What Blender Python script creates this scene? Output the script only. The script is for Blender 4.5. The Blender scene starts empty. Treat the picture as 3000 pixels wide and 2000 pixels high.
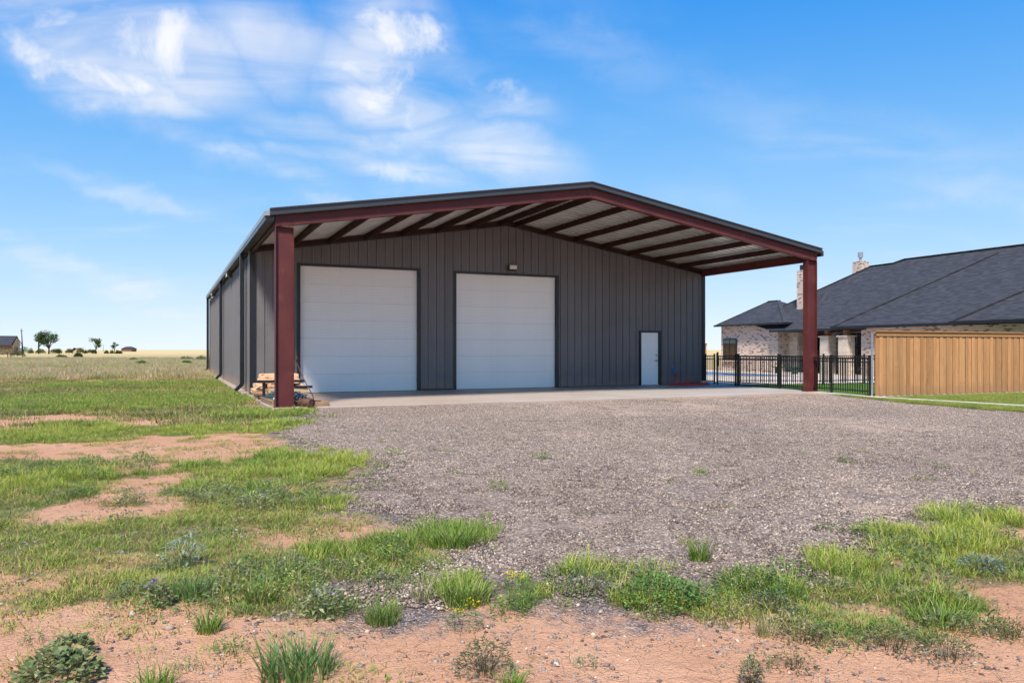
import bpy, math, random
import numpy as np
from mathutils import Vector, Matrix

random.seed(7)
rng = np.random.default_rng(11)
SC = bpy.context.scene
COL = SC.collection

# ------------------------------------------------------------------ camera
CAM_H = 1.41
cam_d = bpy.data.cameras.new('camera')
cam_d.sensor_width = 36.0
cam_d.lens = 36.0 * 2236.7 / 3000.0
cam_d.shift_y = 24.3 / 3000.0
cam_d.clip_start = 0.05
cam_d.clip_end = 12000
cam = bpy.data.objects.new('camera', cam_d)
COL.objects.link(cam)
cam.location = (0, 0, CAM_H)
cam.rotation_euler = (math.radians(90), 0, 0)
SC.camera = cam

# ------------------------------------------------------------------ light and sky
SUN_EL = math.radians(54)
SUN_DIR = Vector((-0.2, -0.98, 0)).normalized()          # horizontal direction towards the sun
SUN_AZ = math.atan2(SUN_DIR.x, SUN_DIR.y)
sun_d = bpy.data.lights.new('sun', 'SUN')
sun_d.energy = 3.3
sun_d.angle = math.radians(11)
sun_d.color = (1.0, 0.90, 0.78)
sun = bpy.data.objects.new('sun', sun_d)
COL.objects.link(sun)
to_sun = Vector((SUN_DIR.x * math.cos(SUN_EL), SUN_DIR.y * math.cos(SUN_EL), math.sin(SUN_EL)))
sun.rotation_euler = to_sun.to_track_quat('Z', 'Y').to_euler()

world = bpy.data.worlds.new('World')
SC.world = world
world.use_nodes = True


class NT:
    """small helper round a node tree"""
    def __init__(self, tree):
        self.t = tree
        self.n = tree.nodes
        self.l = tree.links

    def node(self, kind, **kw):
        n = self.n.new(kind)
        for k, val in kw.items():
            if k.startswith('i_'):
                key = k[2:]
                key = int(key) if key.isdigit() else key
                self.put(n.inputs[key], val)
            else:
                setattr(n, k, val)
        return n

    def put(self, sock, val):
        if isinstance(val, bpy.types.NodeSocket):
            self.l.new(val, sock)
        else:
            if hasattr(sock.default_value, '__len__') and len(sock.default_value) == 4 and len(val) == 3:
                val = (*val, 1.0)
            sock.default_value = val

    def math(self, op, a, b=0.0, c=None, clamp=False):
        n = self.n.new('ShaderNodeMath')
        n.operation = op
        n.use_clamp = clamp
        self.put(n.inputs[0], a)
        self.put(n.inputs[1], b)
        if c is not None:
            self.put(n.inputs[2], c)
        return n.outputs[0]

    def vmath(self, op, a, b=None):
        n = self.n.new('ShaderNodeVectorMath')
        n.operation = op
        self.put(n.inputs[0], a)
        if b is not None:
            self.put(n.inputs[1], b)
        return n.outputs[1] if op in ('DOT_PRODUCT', 'LENGTH', 'DISTANCE') else n.outputs[0]

    def noise(self, vec, scale, detail=4.0, rough=0.55, dist=0.0):
        n = self.n.new('ShaderNodeTexNoise')
        if vec is not None:
            self.l.new(vec, n.inputs['Vector'])
        n.inputs['Scale'].default_value = scale
        n.inputs['Detail'].default_value = detail
        n.inputs['Roughness'].default_value = rough
        n.inputs['Distortion'].default_value = dist
        return n.outputs['Fac']

    def ramp(self, fac, stops, interp='LINEAR'):
        n = self.n.new('ShaderNodeValToRGB')
        n.color_ramp.interpolation = interp
        e = n.color_ramp.elements
        while len(e) < len(stops):
            e.new(0.5)
        for el, (p, c) in zip(e, stops):
            el.position = p
            el.color = (c, c, c, 1) if not hasattr(c, '__len__') else (*c, 1)
        self.l.new(fac, n.inputs[0])
        return n.outputs[0]

    def mix(self, fac, a, b, mode='MIX'):
        n = self.n.new('ShaderNodeMix')
        n.data_type = 'RGBA'
        n.blend_type = mode
        self.put(n.inputs[0], fac)
        self.put(n.inputs[6], a)
        self.put(n.inputs[7], b)
        return n.outputs[2]

    def smooth(self, val, a, b, lo=0.0, hi=1.0):
        n = self.n.new('ShaderNodeMapRange')
        n.interpolation_type = 'SMOOTHSTEP'
        self.put(n.inputs[0], val)
        n.inputs[1].default_value = a
        n.inputs[2].default_value = b
        n.inputs[3].default_value = lo
        n.inputs[4].default_value = hi
        return n.outputs[0]

    def scaled(self, vec, s):
        n = self.n.new('ShaderNodeMapping')
        self.l.new(vec, n.inputs['Vector'])
        n.inputs['Scale'].default_value = s
        return n.outputs[0]


def build_world():
    w = NT(world.node_tree)
    w.n.clear()
    out = w.node('ShaderNodeOutputWorld')
    bg = w.node('ShaderNodeBackground')
    w.l.new(bg.outputs[0], out.inputs[0])
    sky = w.node('ShaderNodeTexSky', sky_type='NISHITA')
    sky.sun_disc = False
    sky.sun_elevation = SUN_EL
    sky.sun_rotation = SUN_AZ
    sky.altitude = 900
    sky.air_density = 0.7
    sky.dust_density = 0.0
    sky.ozone_density = 8.0
    hs = w.node('ShaderNodeHueSaturation')
    hs.inputs['Saturation'].default_value = 1.42
    hs.inputs['Hue'].default_value = 0.535
    hs.inputs['Value'].default_value = 1.0
    # the camera's highlight roll-off for the bright band near the horizon
    soft = w.vmath('DIVIDE', sky.outputs[0], w.vmath('ADD', sky.outputs[0], (1.6, 1.0, 0.8)))
    scl = w.node('ShaderNodeVectorMath', operation='SCALE')
    w.l.new(soft, scl.inputs[0])
    scl.inputs['Scale'].default_value = 4.75
    w.l.new(scl.outputs[0], hs.inputs['Color'])
    tc = w.node('ShaderNodeTexCoord')
    d = w.vmath('NORMALIZE', tc.outputs['Generated'])
    sep = w.node('ShaderNodeSeparateXYZ')
    w.l.new(d, sep.inputs[0])
    # clouds on a high flat layer: direction divided by height
    zz = w.math('MAXIMUM', w.math('ADD', sep.outputs[2], 0.16), 0.05)
    px = w.math('DIVIDE', sep.outputs[0], zz)
    py = w.math('DIVIDE', sep.outputs[1], zz)
    comb = w.node('ShaderNodeCombineXYZ')
    w.l.new(px, comb.inputs[0])
    w.l.new(py, comb.inputs[1])
    flat = comb.outputs[0]
    big = w.noise(flat, 0.9, 6, 0.55, 0.5)
    fine = w.noise(d, 9.0, 9, 0.60, 0.5)
    wisp = w.noise(w.scaled(flat, (1.0, 2.0, 1.0)), 1.5, 5, 0.52, 0.8)
    # larger cloud banks, each at its own bearing and height in the sky
    banks = [(-0.54, 0.43, 0.12, 0.055, 1.15), (-0.45, 0.40, 0.10, 0.055, 1.1), (-0.555, 0.375, 0.10, 0.034, 1.15), (-0.485, 0.345, 0.07, 0.026, 1.0),
             (-0.33, 0.415, 0.09, 0.06, 0.75), (-0.31, 0.36, 0.05, 0.03, 0.6), (-0.165, 0.405, 0.075, 0.050, 1.0), (-0.11, 0.40, 0.06, 0.045, 0.9),
             (-0.17, 0.335, 0.10, 0.055, 1.05), (-0.04, 0.335, 0.08, 0.030, 0.9), (-0.10, 0.375, 0.12, 0.04, 0.7), (-0.02, 0.26, 0.10, 0.035, 0.75),
             (-0.17, 0.245, 0.18, 0.03, 0.7), (-0.36, 0.255, 0.12, 0.020, 0.65), (-0.30, 0.265, 0.06, 0.016, 0.7), (-0.50, 0.20, 0.10, 0.016, 0.5), (-0.22, 0.185, 0.08, 0.014, 0.55),
             (0.07, 0.40, 0.14, 0.032, 0.50), (0.10, 0.385, 0.06, 0.02, 0.45), (0.47, 0.285, 0.22, 0.035, 0.42), (0.44, 0.275, 0.09, 0.022, 0.42), (0.56, 0.215, 0.22, 0.028, 0.42), (0.62, 0.20, 0.10, 0.018, 0.42), (0.35, 0.30, 0.06, 0.06, 0.25), (0.25, 0.20, 0.08, 0.03, 0.28),
             (-0.56, 0.105, 0.25, 0.018, 0.55), (-0.45, 0.06, 0.25, 0.014, 0.5), (-0.06, 0.20, 0.05, 0.02, 0.5)]
    total = None
    # bearing and elevation tangents of the direction
    wv = w.noise(d, 7.0, 5, 0.6)
    wx = w.math('MULTIPLY', w.math('SUBTRACT', wv, 0.5), 0.10)
    az = w.node('ShaderNodeMath', operation='ARCTAN2')
    w.l.new(sep.outputs[0], az.inputs[0])
    w.l.new(sep.outputs[1], az.inputs[1])
    el = w.math('ARCSINE', sep.outputs[2])
    for (a, b, ra, rb, k) in banks:
        A = math.atan(a)
        Bv = math.asin(b / math.sqrt(1 + a * a + b * b))
        da = w.math('DIVIDE', w.math('ADD', w.math('SUBTRACT', az.outputs[0], A), wx), ra)
        db = w.math('DIVIDE', w.math('ADD', w.math('SUBTRACT', w.math('ADD', el, w.math('MULTIPLY', w.math('SUBTRACT', az.outputs[0], A), 0.25)), Bv), wx), rb)
        r2 = w.math('ADD', w.math('MULTIPLY', da, da), w.math('MULTIPLY', db, db))
        g = w.math('MULTIPLY', w.math('POWER', 2.718, w.math('MULTIPLY', r2, -0.8)), k)
        total = g if total is None else w.math('MAXIMUM', total, g)
    tex = w.math('ADD', w.math('MULTIPLY', fine, 0.75), w.math('MULTIPLY', wisp, 0.25))
    dens = w.math('ADD', w.math('MULTIPLY', total, 0.75), w.math('MULTIPLY', w.math('SUBTRACT', tex, 0.5), 3.0))
    bank_cloud = w.math('MULTIPLY', w.smooth(w.math('ADD', dens, w.math('MULTIPLY', w.smooth(total, 0.45, 0.7), 0.12)), 0.20, 1.20), w.smooth(total, 0.40, 0.85))
    veil = w.math('MULTIPLY', w.smooth(w.math('ADD', w.math('MULTIPLY', big, 0.5), w.math('MULTIPLY', wisp, 0.6)), 0.53, 0.88), 0.32)
    thin = w.math('MULTIPLY', w.math('MULTIPLY', w.smooth(total, 0.05, 0.9), w.smooth(wisp, 0.22, 0.72)), 0.85)
    cloud = w.math('MAXIMUM', w.math('MAXIMUM', bank_cloud, thin), veil)
    cloud = w.math('MULTIPLY', cloud, w.smooth(sep.outputs[2], -0.01, 0.06))
    # underside of the thick parts a little greyer
    tone = w.ramp(w.math('ADD', w.math('MULTIPLY', fine, 0.8), w.math('MULTIPLY', cloud, 0.2)), [(0.35, (3.5, 3.6, 3.9)), (0.62, (4.35, 4.3, 4.3))])
    # thin humid air: sky whitens towards the horizon
    col = w.mix(w.math('MULTIPLY', cloud, 0.9), hs.outputs[0], tone)
    w.l.new(col, bg.inputs[0])
    bg.inputs[1].default_value = 0.115


build_world()
vs = SC.view_settings
vs.view_transform = 'Standard'
vs.look = 'None'
vs.gamma = 1.0
vs.exposure = 1.08
vs.use_curve_mapping = False
SC.cycles.max_bounces = 6
SC.cycles.diffuse_bounces = 4
SC.cycles.glossy_bounces = 2
SC.cycles.use_adaptive_sampling = True
SC.cycles.adaptive_threshold = 0.03
SC.cycles.transparent_max_bounces = 8
SC.cycles.sample_clamp_indirect = 6.0
SC.cycles.use_denoising = True

# ------------------------------------------------------------------ frames
TH = 0.423                                   # turn of the workshop against the camera's view
O = Vector((-5.78, 18.65, 0))                # front left foot of the canopy
CU, SU = math.cos(TH), math.sin(TH)
W, C, B = 17.68, 6.01, 25.55                 # width, canopy depth, closed length


def wp(u, v, z=0.0):
    return Vector((O.x + u * CU - v * SU, O.y + u * SU + v * CU, z))


# ------------------------------------------------------------------ mesh helpers
class MB:
    def __init__(self):
        self.v, self.f = [], []

    def add(self, vs_, fs_):
        b = len(self.v)
        self.v += [tuple(p) for p in vs_]
        self.f += [tuple(i + b for i in q) for q in fs_]
        return self

    def box(self, x0, x1, y0, y1, z0, z1):
        return self.add([(x0, y0, z0), (x1, y0, z0), (x1, y1, z0), (x0, y1, z0), (x0, y0, z1), (x1, y0, z1), (x1, y1, z1), (x0, y1, z1)],
                        [(0, 3, 2, 1), (4, 5, 6, 7), (0, 1, 5, 4), (1, 2, 6, 5), (2, 3, 7, 6), (3, 0, 4, 7)])

    def hexa(self, p):
        return self.add(p, [(0, 3, 2, 1), (4, 5, 6, 7), (0, 1, 5, 4), (1, 2, 6, 5), (2, 3, 7, 6), (3, 0, 4, 7)])

    def bar(self, a, b, w_, h_, up=(0, 0, 1)):
        a, b = Vector(a), Vector(b)
        d = (b - a).normalized()
        up = Vector(up)
        s = d.cross(up)
        if s.length < 1e-4:
            s = d.cross(Vector((0, 1, 0)))
        s.normalize()
        t = s.cross(d)
        s *= w_ / 2
        t *= h_ / 2
        return self.hexa([a - s - t, a + s - t, b + s - t, b - s - t, a - s + t, a + s + t, b + s + t, b - s + t])

    def tube(self, pts, rad, n=8, cap=True):
        pts = [Vector(p) for p in pts]
        if not hasattr(rad, '__len__'):
            rad = [rad] * len(pts)
        b = len(self.v)
        prev = None
        for i, p in enumerate(pts):
            d = (pts[min(i + 1, len(pts) - 1)] - pts[max(i - 1, 0)]).normalized()
            if prev is None:
                s = d.orthogonal().normalized()
            else:
                s = (prev - d * prev.dot(d)).normalized()
            prev = s
            t = d.cross(s)
            for k in range(n):
                a = 2 * math.pi * k / n
                self.v.append(tuple(p + (s * math.cos(a) + t * math.sin(a)) * rad[i]))
        for i in range(len(pts) - 1):
            for k in range(n):
                k2 = (k + 1) % n
                self.f.append((b + i * n + k, b + i * n + k2, b + (i + 1) * n + k2, b + (i + 1) * n + k))
        if cap:
            self.f.append(tuple(b + k for k in reversed(range(n))))
            e = b + (len(pts) - 1) * n
            self.f.append(tuple(e + k for k in range(n)))
        return self

    def extrude(self, prof, y0, y1):
        """closed profile in x,z pushed along y"""
        n = len(prof)
        vs_ = [(x, y0, z) for x, z in prof] + [(x, y1, z) for x, z in prof]
        fs_ = [(i, (i + 1) % n, n + (i + 1) % n, n + i) for i in range(n)]
        fs_ += [tuple(reversed(range(n))), tuple(range(n, 2 * n))]
        return self.add(vs_, fs_)

    def mesh(self, name):
        me = bpy.data.meshes.new(name)
        me.from_pydata(self.v, [], self.f)
        me.update()
        return me


def link(name, me, mat=None, parent=None, smooth=False):
    o = bpy.data.objects.new(name, me)
    COL.objects.link(o)
    if mat is not None and not me.materials:
        me.materials.append(mat)
    if parent is not None:
        o.parent = parent
    if smooth:
        me.polygons.foreach_set('use_smooth', [True] * len(me.polygons))
    return o


def part(name, mb, mat, parent=None, smooth=False, bevel=0.0):
    o = link(name, mb.mesh(name), mat, parent, smooth)
    if bevel:
        m = o.modifiers.new('bevel', 'BEVEL')
        m.width = bevel
        m.segments = 1
        m.limit_method = 'ANGLE'
    return o


def empty(name, loc, rz=0.0):
    o = bpy.data.objects.new(name, None)
    COL.objects.link(o)
    o.location = loc
    o.rotation_euler = (0, 0, rz)
    o.empty_display_size = 0.3
    return o


def tag(o, label=None, cat=None, group=None, kind=None):
    if label:
        o['label'] = label
    if cat:
        o['category'] = cat
    if group:
        o['group'] = group
    if kind:
        o['kind'] = kind
    return o


# ------------------------------------------------------------------ materials
def new_mat(name):
    m = bpy.data.materials.new(name)
    m.use_nodes = True
    w = NT(m.node_tree)
    p = m.node_tree.nodes['Principled BSDF']
    return m, w, p


def plain(name, col, rough=0.5, metal=0.0, spec=0.5, var=0.08, scale=3.0, bump=0.0, bscale=40.0, stretch=None, per_object=0.0, wear=None, splash=None):
    """painted / solid surface with gentle unevenness in tone, gloss and relief"""
    m, w, p = new_mat(name)
    tc = w.node('ShaderNodeTexCoord')
    vec = tc.outputs['Object']
    if stretch:
        vec = w.scaled(vec, stretch)
    n = w.noise(vec, scale, 5, 0.6)
    k = w.smooth(n, 0.25, 0.75, 1 - var, 1 + var)
    if per_object:
        oi = w.node('ShaderNodeObjectInfo')
        k = w.math('MULTIPLY', k, w.smooth(oi.outputs['Random'], 0, 1, 1 - per_object, 1 + per_object))
    c = w.mix(1.0, (*col, 1), k, 'MULTIPLY')
    if wear:
        n2 = w.noise(vec, wear[1], 6, 0.65)
        c = w.mix(w.smooth(n2, wear[2], wear[2] + 0.14), c, (*wear[0], 1))
    if splash:                       # dust thrown up on the foot of the wall
        sp_ = w.node('ShaderNodeSeparateXYZ')
        w.l.new(tc.outputs['Object'], sp_.inputs[0])
        lo = w.math('ADD', sp_.outputs[2], w.math('MULTIPLY', w.noise(tc.outputs['Object'], 2.5, 5, 0.7), -0.9))
        c = w.mix(w.smooth(lo, 0.05, -0.40, 0, 0.45), c, (*splash, 1))
    w.l.new(c, p.inputs['Base Color'])
    w.l.new(w.smooth(n, 0.2, 0.8, max(0.02, rough - 0.08), min(1, rough + 0.08)), p.inputs['Roughness'])
    p.inputs['Metallic'].default_value = metal
    p.inputs['Specular IOR Level'].default_value = spec
    if bump:
        b = w.node('ShaderNodeBump')
        b.inputs['Strength'].default_value = 1.0
        b.inputs['Distance'].default_value = bump
        w.l.new(w.noise(vec, bscale, 4, 0.6), b.inputs['Height'])
        w.l.new(b.outputs[0], p.inputs['Normal'])
    return m


M = {}
M['panel'] = plain('charcoal_panel', (0.140, 0.134, 0.141), 0.42, 0, 0.5, 0.08, 1.1, 0.004, 1.3, per_object=0.05, wear=None, splash=(0.30, 0.20, 0.14))
M['trim'] = plain('black_trim', (0.012, 0.014, 0.018), 0.38, 0, 0.5, 0.1, 2)
M['rake'] = plain('charcoal_rake_trim', (0.045, 0.043, 0.046), 0.35, 0, 0.55, 0.1, 1.5)
M['eave'] = plain('eave_trim_sky_glare', (0.36, 0.36, 0.37), 0.35, 0.3, 0.5, 0.1, 2)  # sky glare on a dark trim, put into the base colour as pale grey
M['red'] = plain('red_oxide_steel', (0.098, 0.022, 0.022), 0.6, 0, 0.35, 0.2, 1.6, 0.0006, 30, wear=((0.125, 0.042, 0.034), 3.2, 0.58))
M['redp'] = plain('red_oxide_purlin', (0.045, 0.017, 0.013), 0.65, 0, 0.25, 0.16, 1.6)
M['under'] = plain('galvalume_roof_sheet', (0.68, 0.68, 0.68), 0.40, 0.6, 0.5, 0.06, 1.5)
M['blackiron'] = plain('black_fence_coat', (0.010, 0.010, 0.011), 0.4, 0, 0.5, 0.1, 3)
M['chrome'] = plain('brushed_metal', (0.55, 0.55, 0.55), 0.3, 1.0, 0.5)
M['fixture'] = plain('bronze_fixture', (0.05, 0.045, 0.04), 0.45)
M['lens'] = plain('pale_lamp_lens', (0.75, 0.70, 0.60), 0.35)
M['hose'] = plain('red_hose', (0.72, 0.030, 0.022), 0.45)
M['bluep'] = plain('blue_plastic', (0.02, 0.20, 0.62), 0.45)
M['blackp'] = plain('black_rubber', (0.012, 0.012, 0.013), 0.6)
M['block'] = plain('concrete_block', (0.52, 0.49, 0.44), 0.9, 0, 0.2, 0.12, 8, 0.002, 60)
M['tan'] = plain('rough_tan_block', (0.62, 0.40, 0.255), 0.85, 0, 0.2, 0.22, 7, 0.004, 22, per_object=0.16)
M['pallet'] = plain('weathered_pallet_wood', (0.30, 0.20, 0.125), 0.9, 0, 0.2, 0.3, 6, 0.002, 30, stretch=(1, 6, 6), per_object=0.2)
M['lumber'] = plain('pale_lumber', (0.46, 0.33, 0.20), 0.85, 0, 0.2, 0.2, 6, per_object=0.1)
M['greenpost'] = plain('dark_green_post_paint', (0.030, 0.075, 0.055), 0.5, 0, 0.5, 0.2, 8, per_object=0.3)
M['white'] = plain('white_paint', (0.78, 0.78, 0.77), 0.5)
M['rust'] = plain('rusty_steel', (0.13, 0.062, 0.042), 0.75, 0.2, 0.4, 0.3, 7, 0.002, 40, wear=((0.22, 0.09, 0.045), 5, 0.55))
M['steel'] = plain('dark_mill_steel', (0.022, 0.024, 0.028), 0.45, 0.4)
M['galv'] = plain('galvanised_post', (0.42, 0.43, 0.44), 0.4, 0.7)
M['white_deck'] = plain('pool_deck_concrete', (0.56, 0.49, 0.41), 0.8, 0, 0.3, 0.1, 0.6)
M['cap'] = plain('cut_stone_cap', (0.60, 0.50, 0.40), 0.8)
M['woodpost'] = plain('cedar_post', (0.36, 0.17, 0.07), 0.7, 0, 0.3, 0.2, 4, stretch=(6, 6, 1))
M['stoneblk'] = plain('cream_limestone', (0.60, 0.51, 0.42), 0.9, 0, 0.2, 0.12, 3, 0.004, 20, per_object=0.14)
M['mortar'] = plain('mortar', (0.30, 0.26, 0.22), 0.95, 0, 0.1)
M['interior'] = plain('dark_interior', (0.03, 0.027, 0.025), 0.7)
M['gutter'] = plain('dark_gutter', (0.014, 0.015, 0.017), 0.4)
M['bark'] = plain('grey_bark', (0.10, 0.075, 0.055), 0.95, 0, 0.1, 0.3, 6)
M['backing'] = plain('weathered_backing_wood', (0.12, 0.06, 0.03), 0.9)
M['pole'] = plain('weathered_pole', (0.12, 0.10, 0.085), 0.9)


def mat_door():
    m, w, p = new_mat('white_door_skin')
    tc = w.node('ShaderNodeTexCoord')
    n = w.noise(tc.outputs['Object'], 0.7, 4, 0.6)
    c = w.mix(w.smooth(n, 0.3, 0.75), (0.90, 0.90, 0.90, 1), (0.86, 0.86, 0.865, 1))
    streak = w.noise(w.scaled(tc.outputs['Object'], (14, 14, 0.35)), 1.0, 5, 0.6)
    c = w.mix(w.math('MULTIPLY', w.smooth(streak, 0.52, 0.8), 0.18), c, (0.70, 0.67, 0.62, 1))
    w.l.new(c, p.inputs['Base Color'])
    p.inputs['Roughness'].default_value = 0.42
    sep = w.node('ShaderNodeSeparateXYZ')
    w.l.new(tc.outputs['Object'], sep.inputs[0])
    saw = w.math('ABSOLUTE', w.math('SUBTRACT', w.math('FRACT', w.math('MULTIPLY', sep.outputs[2], 10.2)), 0.5))
    hgt = w.math('ADD', w.smooth(saw, 0.0, 0.14), w.math('MULTIPLY', w.noise(tc.outputs['Object'], 90, 2), 0.25))
    b = w.node('ShaderNodeBump')
    b.inputs['Distance'].default_value = 0.003
    b.inputs['Strength'].default_value = 0.8
    w.l.new(hgt, b.inputs['Height'])
    w.l.new(b.outputs[0], p.inputs['Normal'])
    return m


def mat_concrete():
    m, w, p = new_mat('broom_concrete')
    tc = w.node('ShaderNodeTexCoord')
    ob = tc.outputs['Object']
    n = w.noise(ob, 0.35, 6, 0.6)
    f = w.noise(ob, 6, 5, 0.65)
    c = w.mix(w.smooth(n, 0.32, 0.7), (0.39, 0.36, 0.335, 1), (0.33, 0.285, 0.245, 1))
    sep = w.node('ShaderNodeSeparateXYZ')
    w.l.new(ob, sep.inputs[0])
    # red dust blown in from the field side
    dust = w.math('MULTIPLY', w.smooth(w.math('ADD', sep.outputs[0], w.math('MULTIPLY', n, 6)), 15, 3), 0.65)
    c = w.mix(dust, c, (0.37, 0.265, 0.195, 1))
    st = w.noise(w.scaled(ob, (0.6, 1.6, 1)), 0.9, 7, 0.68, 0.6)
    c = w.mix(w.math('MULTIPLY', w.smooth(st, 0.54, 0.70), 0.35), c, (0.24, 0.19, 0.155, 1))
    c = w.mix(w.smooth(f, 0.35, 0.8, 0, 0.22), c, (0.52, 0.46, 0.40, 1))
    w.l.new(c, p.inputs['Base Color'])
    w.l.new(w.smooth(st, 0.3, 0.7, 0.45, 0.75), p.inputs['Roughness'])
    b = w.node('ShaderNodeBump')
    b.inputs['Distance'].default_value = 0.002
    w.l.new(w.noise(w.scaled(ob, (60, 4, 60)), 3, 3), b.inputs['Height'])
    w.l.new(b.outputs[0], p.inputs['Normal'])
    return m


def mat_picket():
    m, w, p = new_mat('stained_cedar_picket')
    tc = w.node('ShaderNodeTexCoord')
    oi = w.node('ShaderNodeObjectInfo')
    off = w.node('ShaderNodeCombineXYZ')
    w.l.new(w.math('MULTIPLY', oi.outputs['Random'], 57.0), off.inputs[0])
    w.l.new(w.math('MULTIPLY', oi.outputs['Random'], 23.0), off.inputs[2])
    vec = w.vmath('ADD', tc.outputs['Object'], off.outputs[0])
    g = w.noise(w.scaled(vec, (22, 22, 1.1)), 1.6, 6, 0.6, 0.8)
    c = w.ramp(g, [(0.28, (0.31, 0.150, 0.062)), (0.5, (0.42, 0.215, 0.092)), (0.72, (0.51, 0.285, 0.135))])
    k = w.smooth(oi.outputs['Random'], 0, 1, 0.78, 1.18)
    c = w.mix(1.0, c, k, 'MULTIPLY')
    c = w.mix(w.math('MULTIPLY', w.math('FRACT', w.math('MULTIPLY', oi.outputs['Random'], 7.3)), 0.25), c, (0.43, 0.27, 0.13, 1))
    vo = w.node('ShaderNodeTexVoronoi', i_Scale=1.0)
    w.l.new(w.scaled(vec, (7, 7, 2.6)), vo.inputs['Vector'])
    knot = w.smooth(vo.outputs['Distance'], 0.12, 0.05)
    c = w.mix(w.math('MULTIPLY', knot, 0.7), c, (0.14, 0.06, 0.025, 1))
    # splash stains along the foot
    sep = w.node('ShaderNodeSeparateXYZ')
    w.l.new(tc.outputs['Object'], sep.inputs[0])
    stain = w.smooth(w.math('ADD', sep.outputs[2], w.math('MULTIPLY', w.noise(vec, 3.0, 4), -0.5)), 0.15, -0.10)
    c = w.mix(w.math('MULTIPLY', stain, 0.5), c, (0.30, 0.17, 0.09, 1))
    w.l.new(c, p.inputs['Base Color'])
    p.inputs['Roughness'].default_value = 0.72
    p.inputs['Specular IOR Level'].default_value = 0.3
    b = w.node('ShaderNodeBump')
    b.inputs['Distance'].default_value = 0.002
    w.l.new(g, b.inputs['Height'])
    w.l.new(b.outputs[0], p.inputs['Normal'])
    return m


def cell_coords(w, vec, bw, bh):
    """brick cells on upright (or sloping) faces: runs along x+y, courses along z"""
    sep = w.node('ShaderNodeSeparateXYZ')
    w.l.new(vec, sep.inputs[0])
    s = w.math('ADD', sep.outputs[0], sep.outputs[1])
    zr = w.math('DIVIDE', sep.outputs[2], bh)
    row = w.math('FLOOR', zr)
    half = w.math('MULTIPLY', w.math('FRACT', w.math('MULTIPLY', row, 0.5)), 1.0)
    sx = w.math('ADD', w.math('DIVIDE', s, bw), half)
    colm = w.math('FLOOR', sx)
    cb = w.node('ShaderNodeCombineXYZ')
    w.l.new(colm, cb.inputs[0])
    w.l.new(row, cb.inputs[1])
    wn = w.node('ShaderNodeTexWhiteNoise')
    wn.noise_dimensions = '2D'
    w.l.new(cb.outputs[0], wn.inputs['Vector'])
    fx = w.math('ABSOLUTE', w.math('SUBTRACT', w.math('FRACT', sx), 0.5))
    fz = w.math('ABSOLUTE', w.math('SUBTRACT', w.math('FRACT', zr), 0.5))
    return wn, fx, fz


def mat_brick():
    m, w, p = new_mat('pale_mottled_brick')
    tc = w.node('ShaderNodeTexCoord')
    ob = tc.outputs['Object']
    wn, fx, fz = cell_coords(w, ob, 0.21, 0.072)
    clump = w.noise(w.scaled(ob, (0.7, 0.7, 2.2)), 3.0, 3, 0.6)
    val = w.math('ADD', w.math('MULTIPLY', wn.outputs['Value'], 0.85), w.math('MULTIPLY', clump, 0.3))
    c = w.ramp(val, [(0.0, (0.54, 0.42, 0.34)), (0.35, (0.62, 0.50, 0.42)), (0.60, (0.52, 0.39, 0.32)), (0.78, (0.58, 0.46, 0.39)), (0.86, (0.20, 0.125, 0.105)), (1.0, (0.15, 0.095, 0.085))], 'CONSTANT')
    joint = w.math('MAXIMUM', w.smooth(fx, 0.46, 0.485), w.smooth(fz, 0.40, 0.45))
    c = w.mix(joint, c, (0.52, 0.45, 0.39, 1))
    w.l.new(c, p.inputs['Base Color'])
    p.inputs['Roughness'].default_value = 0.9
    b = w.node('ShaderNodeBump')
    b.inputs['Distance'].default_value = 0.006
    w.l.new(w.math('SUBTRACT', 1.0, joint), b.inputs['Height'])
    w.l.new(b.outputs[0], p.inputs['Normal'])
    return m


def mat_shingle():
    m, w, p = new_mat('charcoal_shingles')
    tc = w.node('ShaderNodeTexCoord')
    ob = tc.outputs['Object']
    wn, fx, fz = cell_coords(w, ob, 0.28, 0.065)
    cl = w.noise(ob, 0.5, 4, 0.6)
    val = w.math('ADD', w.math('MULTIPLY', wn.outputs['Value'], 0.9), w.math('MULTIPLY', cl, 0.12))
    c = w.ramp(val, [(0.15, (0.021, 0.023, 0.030)), (0.55, (0.031, 0.034, 0.044)), (0.95, (0.046, 0.050, 0.063))])
    joint = w.smooth(fz, 0.36, 0.47)
    c = w.mix(w.math('MULTIPLY', joint, 0.6), c, (0.012, 0.012, 0.014, 1))
    c = w.mix(w.smooth(w.noise(ob, 60, 2), 0.5, 0.75, 0, 0.35), c, (0.08, 0.085, 0.10, 1))
    w.l.new(c, p.inputs['Base Color'])
    p.inputs['Roughness'].default_value = 0.85
    b = w.node('ShaderNodeBump')
    b.inputs['Distance'].default_value = 0.012
    w.l.new(w.math('ADD', w.math('SUBTRACT', 1.0, joint), w.math('MULTIPLY', wn.outputs['Value'], 0.6)), b.inputs['Height'])
    w.l.new(b.outputs[0], p.inputs['Normal'])
    return m


def mat_water():
    m, w, p = new_mat('pool_water')
    p.inputs['Base Color'].default_value = (0.015, 0.16, 0.38, 1)
    p.inputs['Roughness'].default_value = 0.25
    p.inputs['Specular IOR Level'].default_value = 0.15
    tc = w.node('ShaderNodeTexCoord')
    b = w.node('ShaderNodeBump')
    b.inputs['Distance'].default_value = 0.02
    w.l.new(w.noise(tc.outputs['Object'], 3, 4), b.inputs['Height'])
    w.l.new(b.outputs[0], p.inputs['Normal'])
    return m


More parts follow.
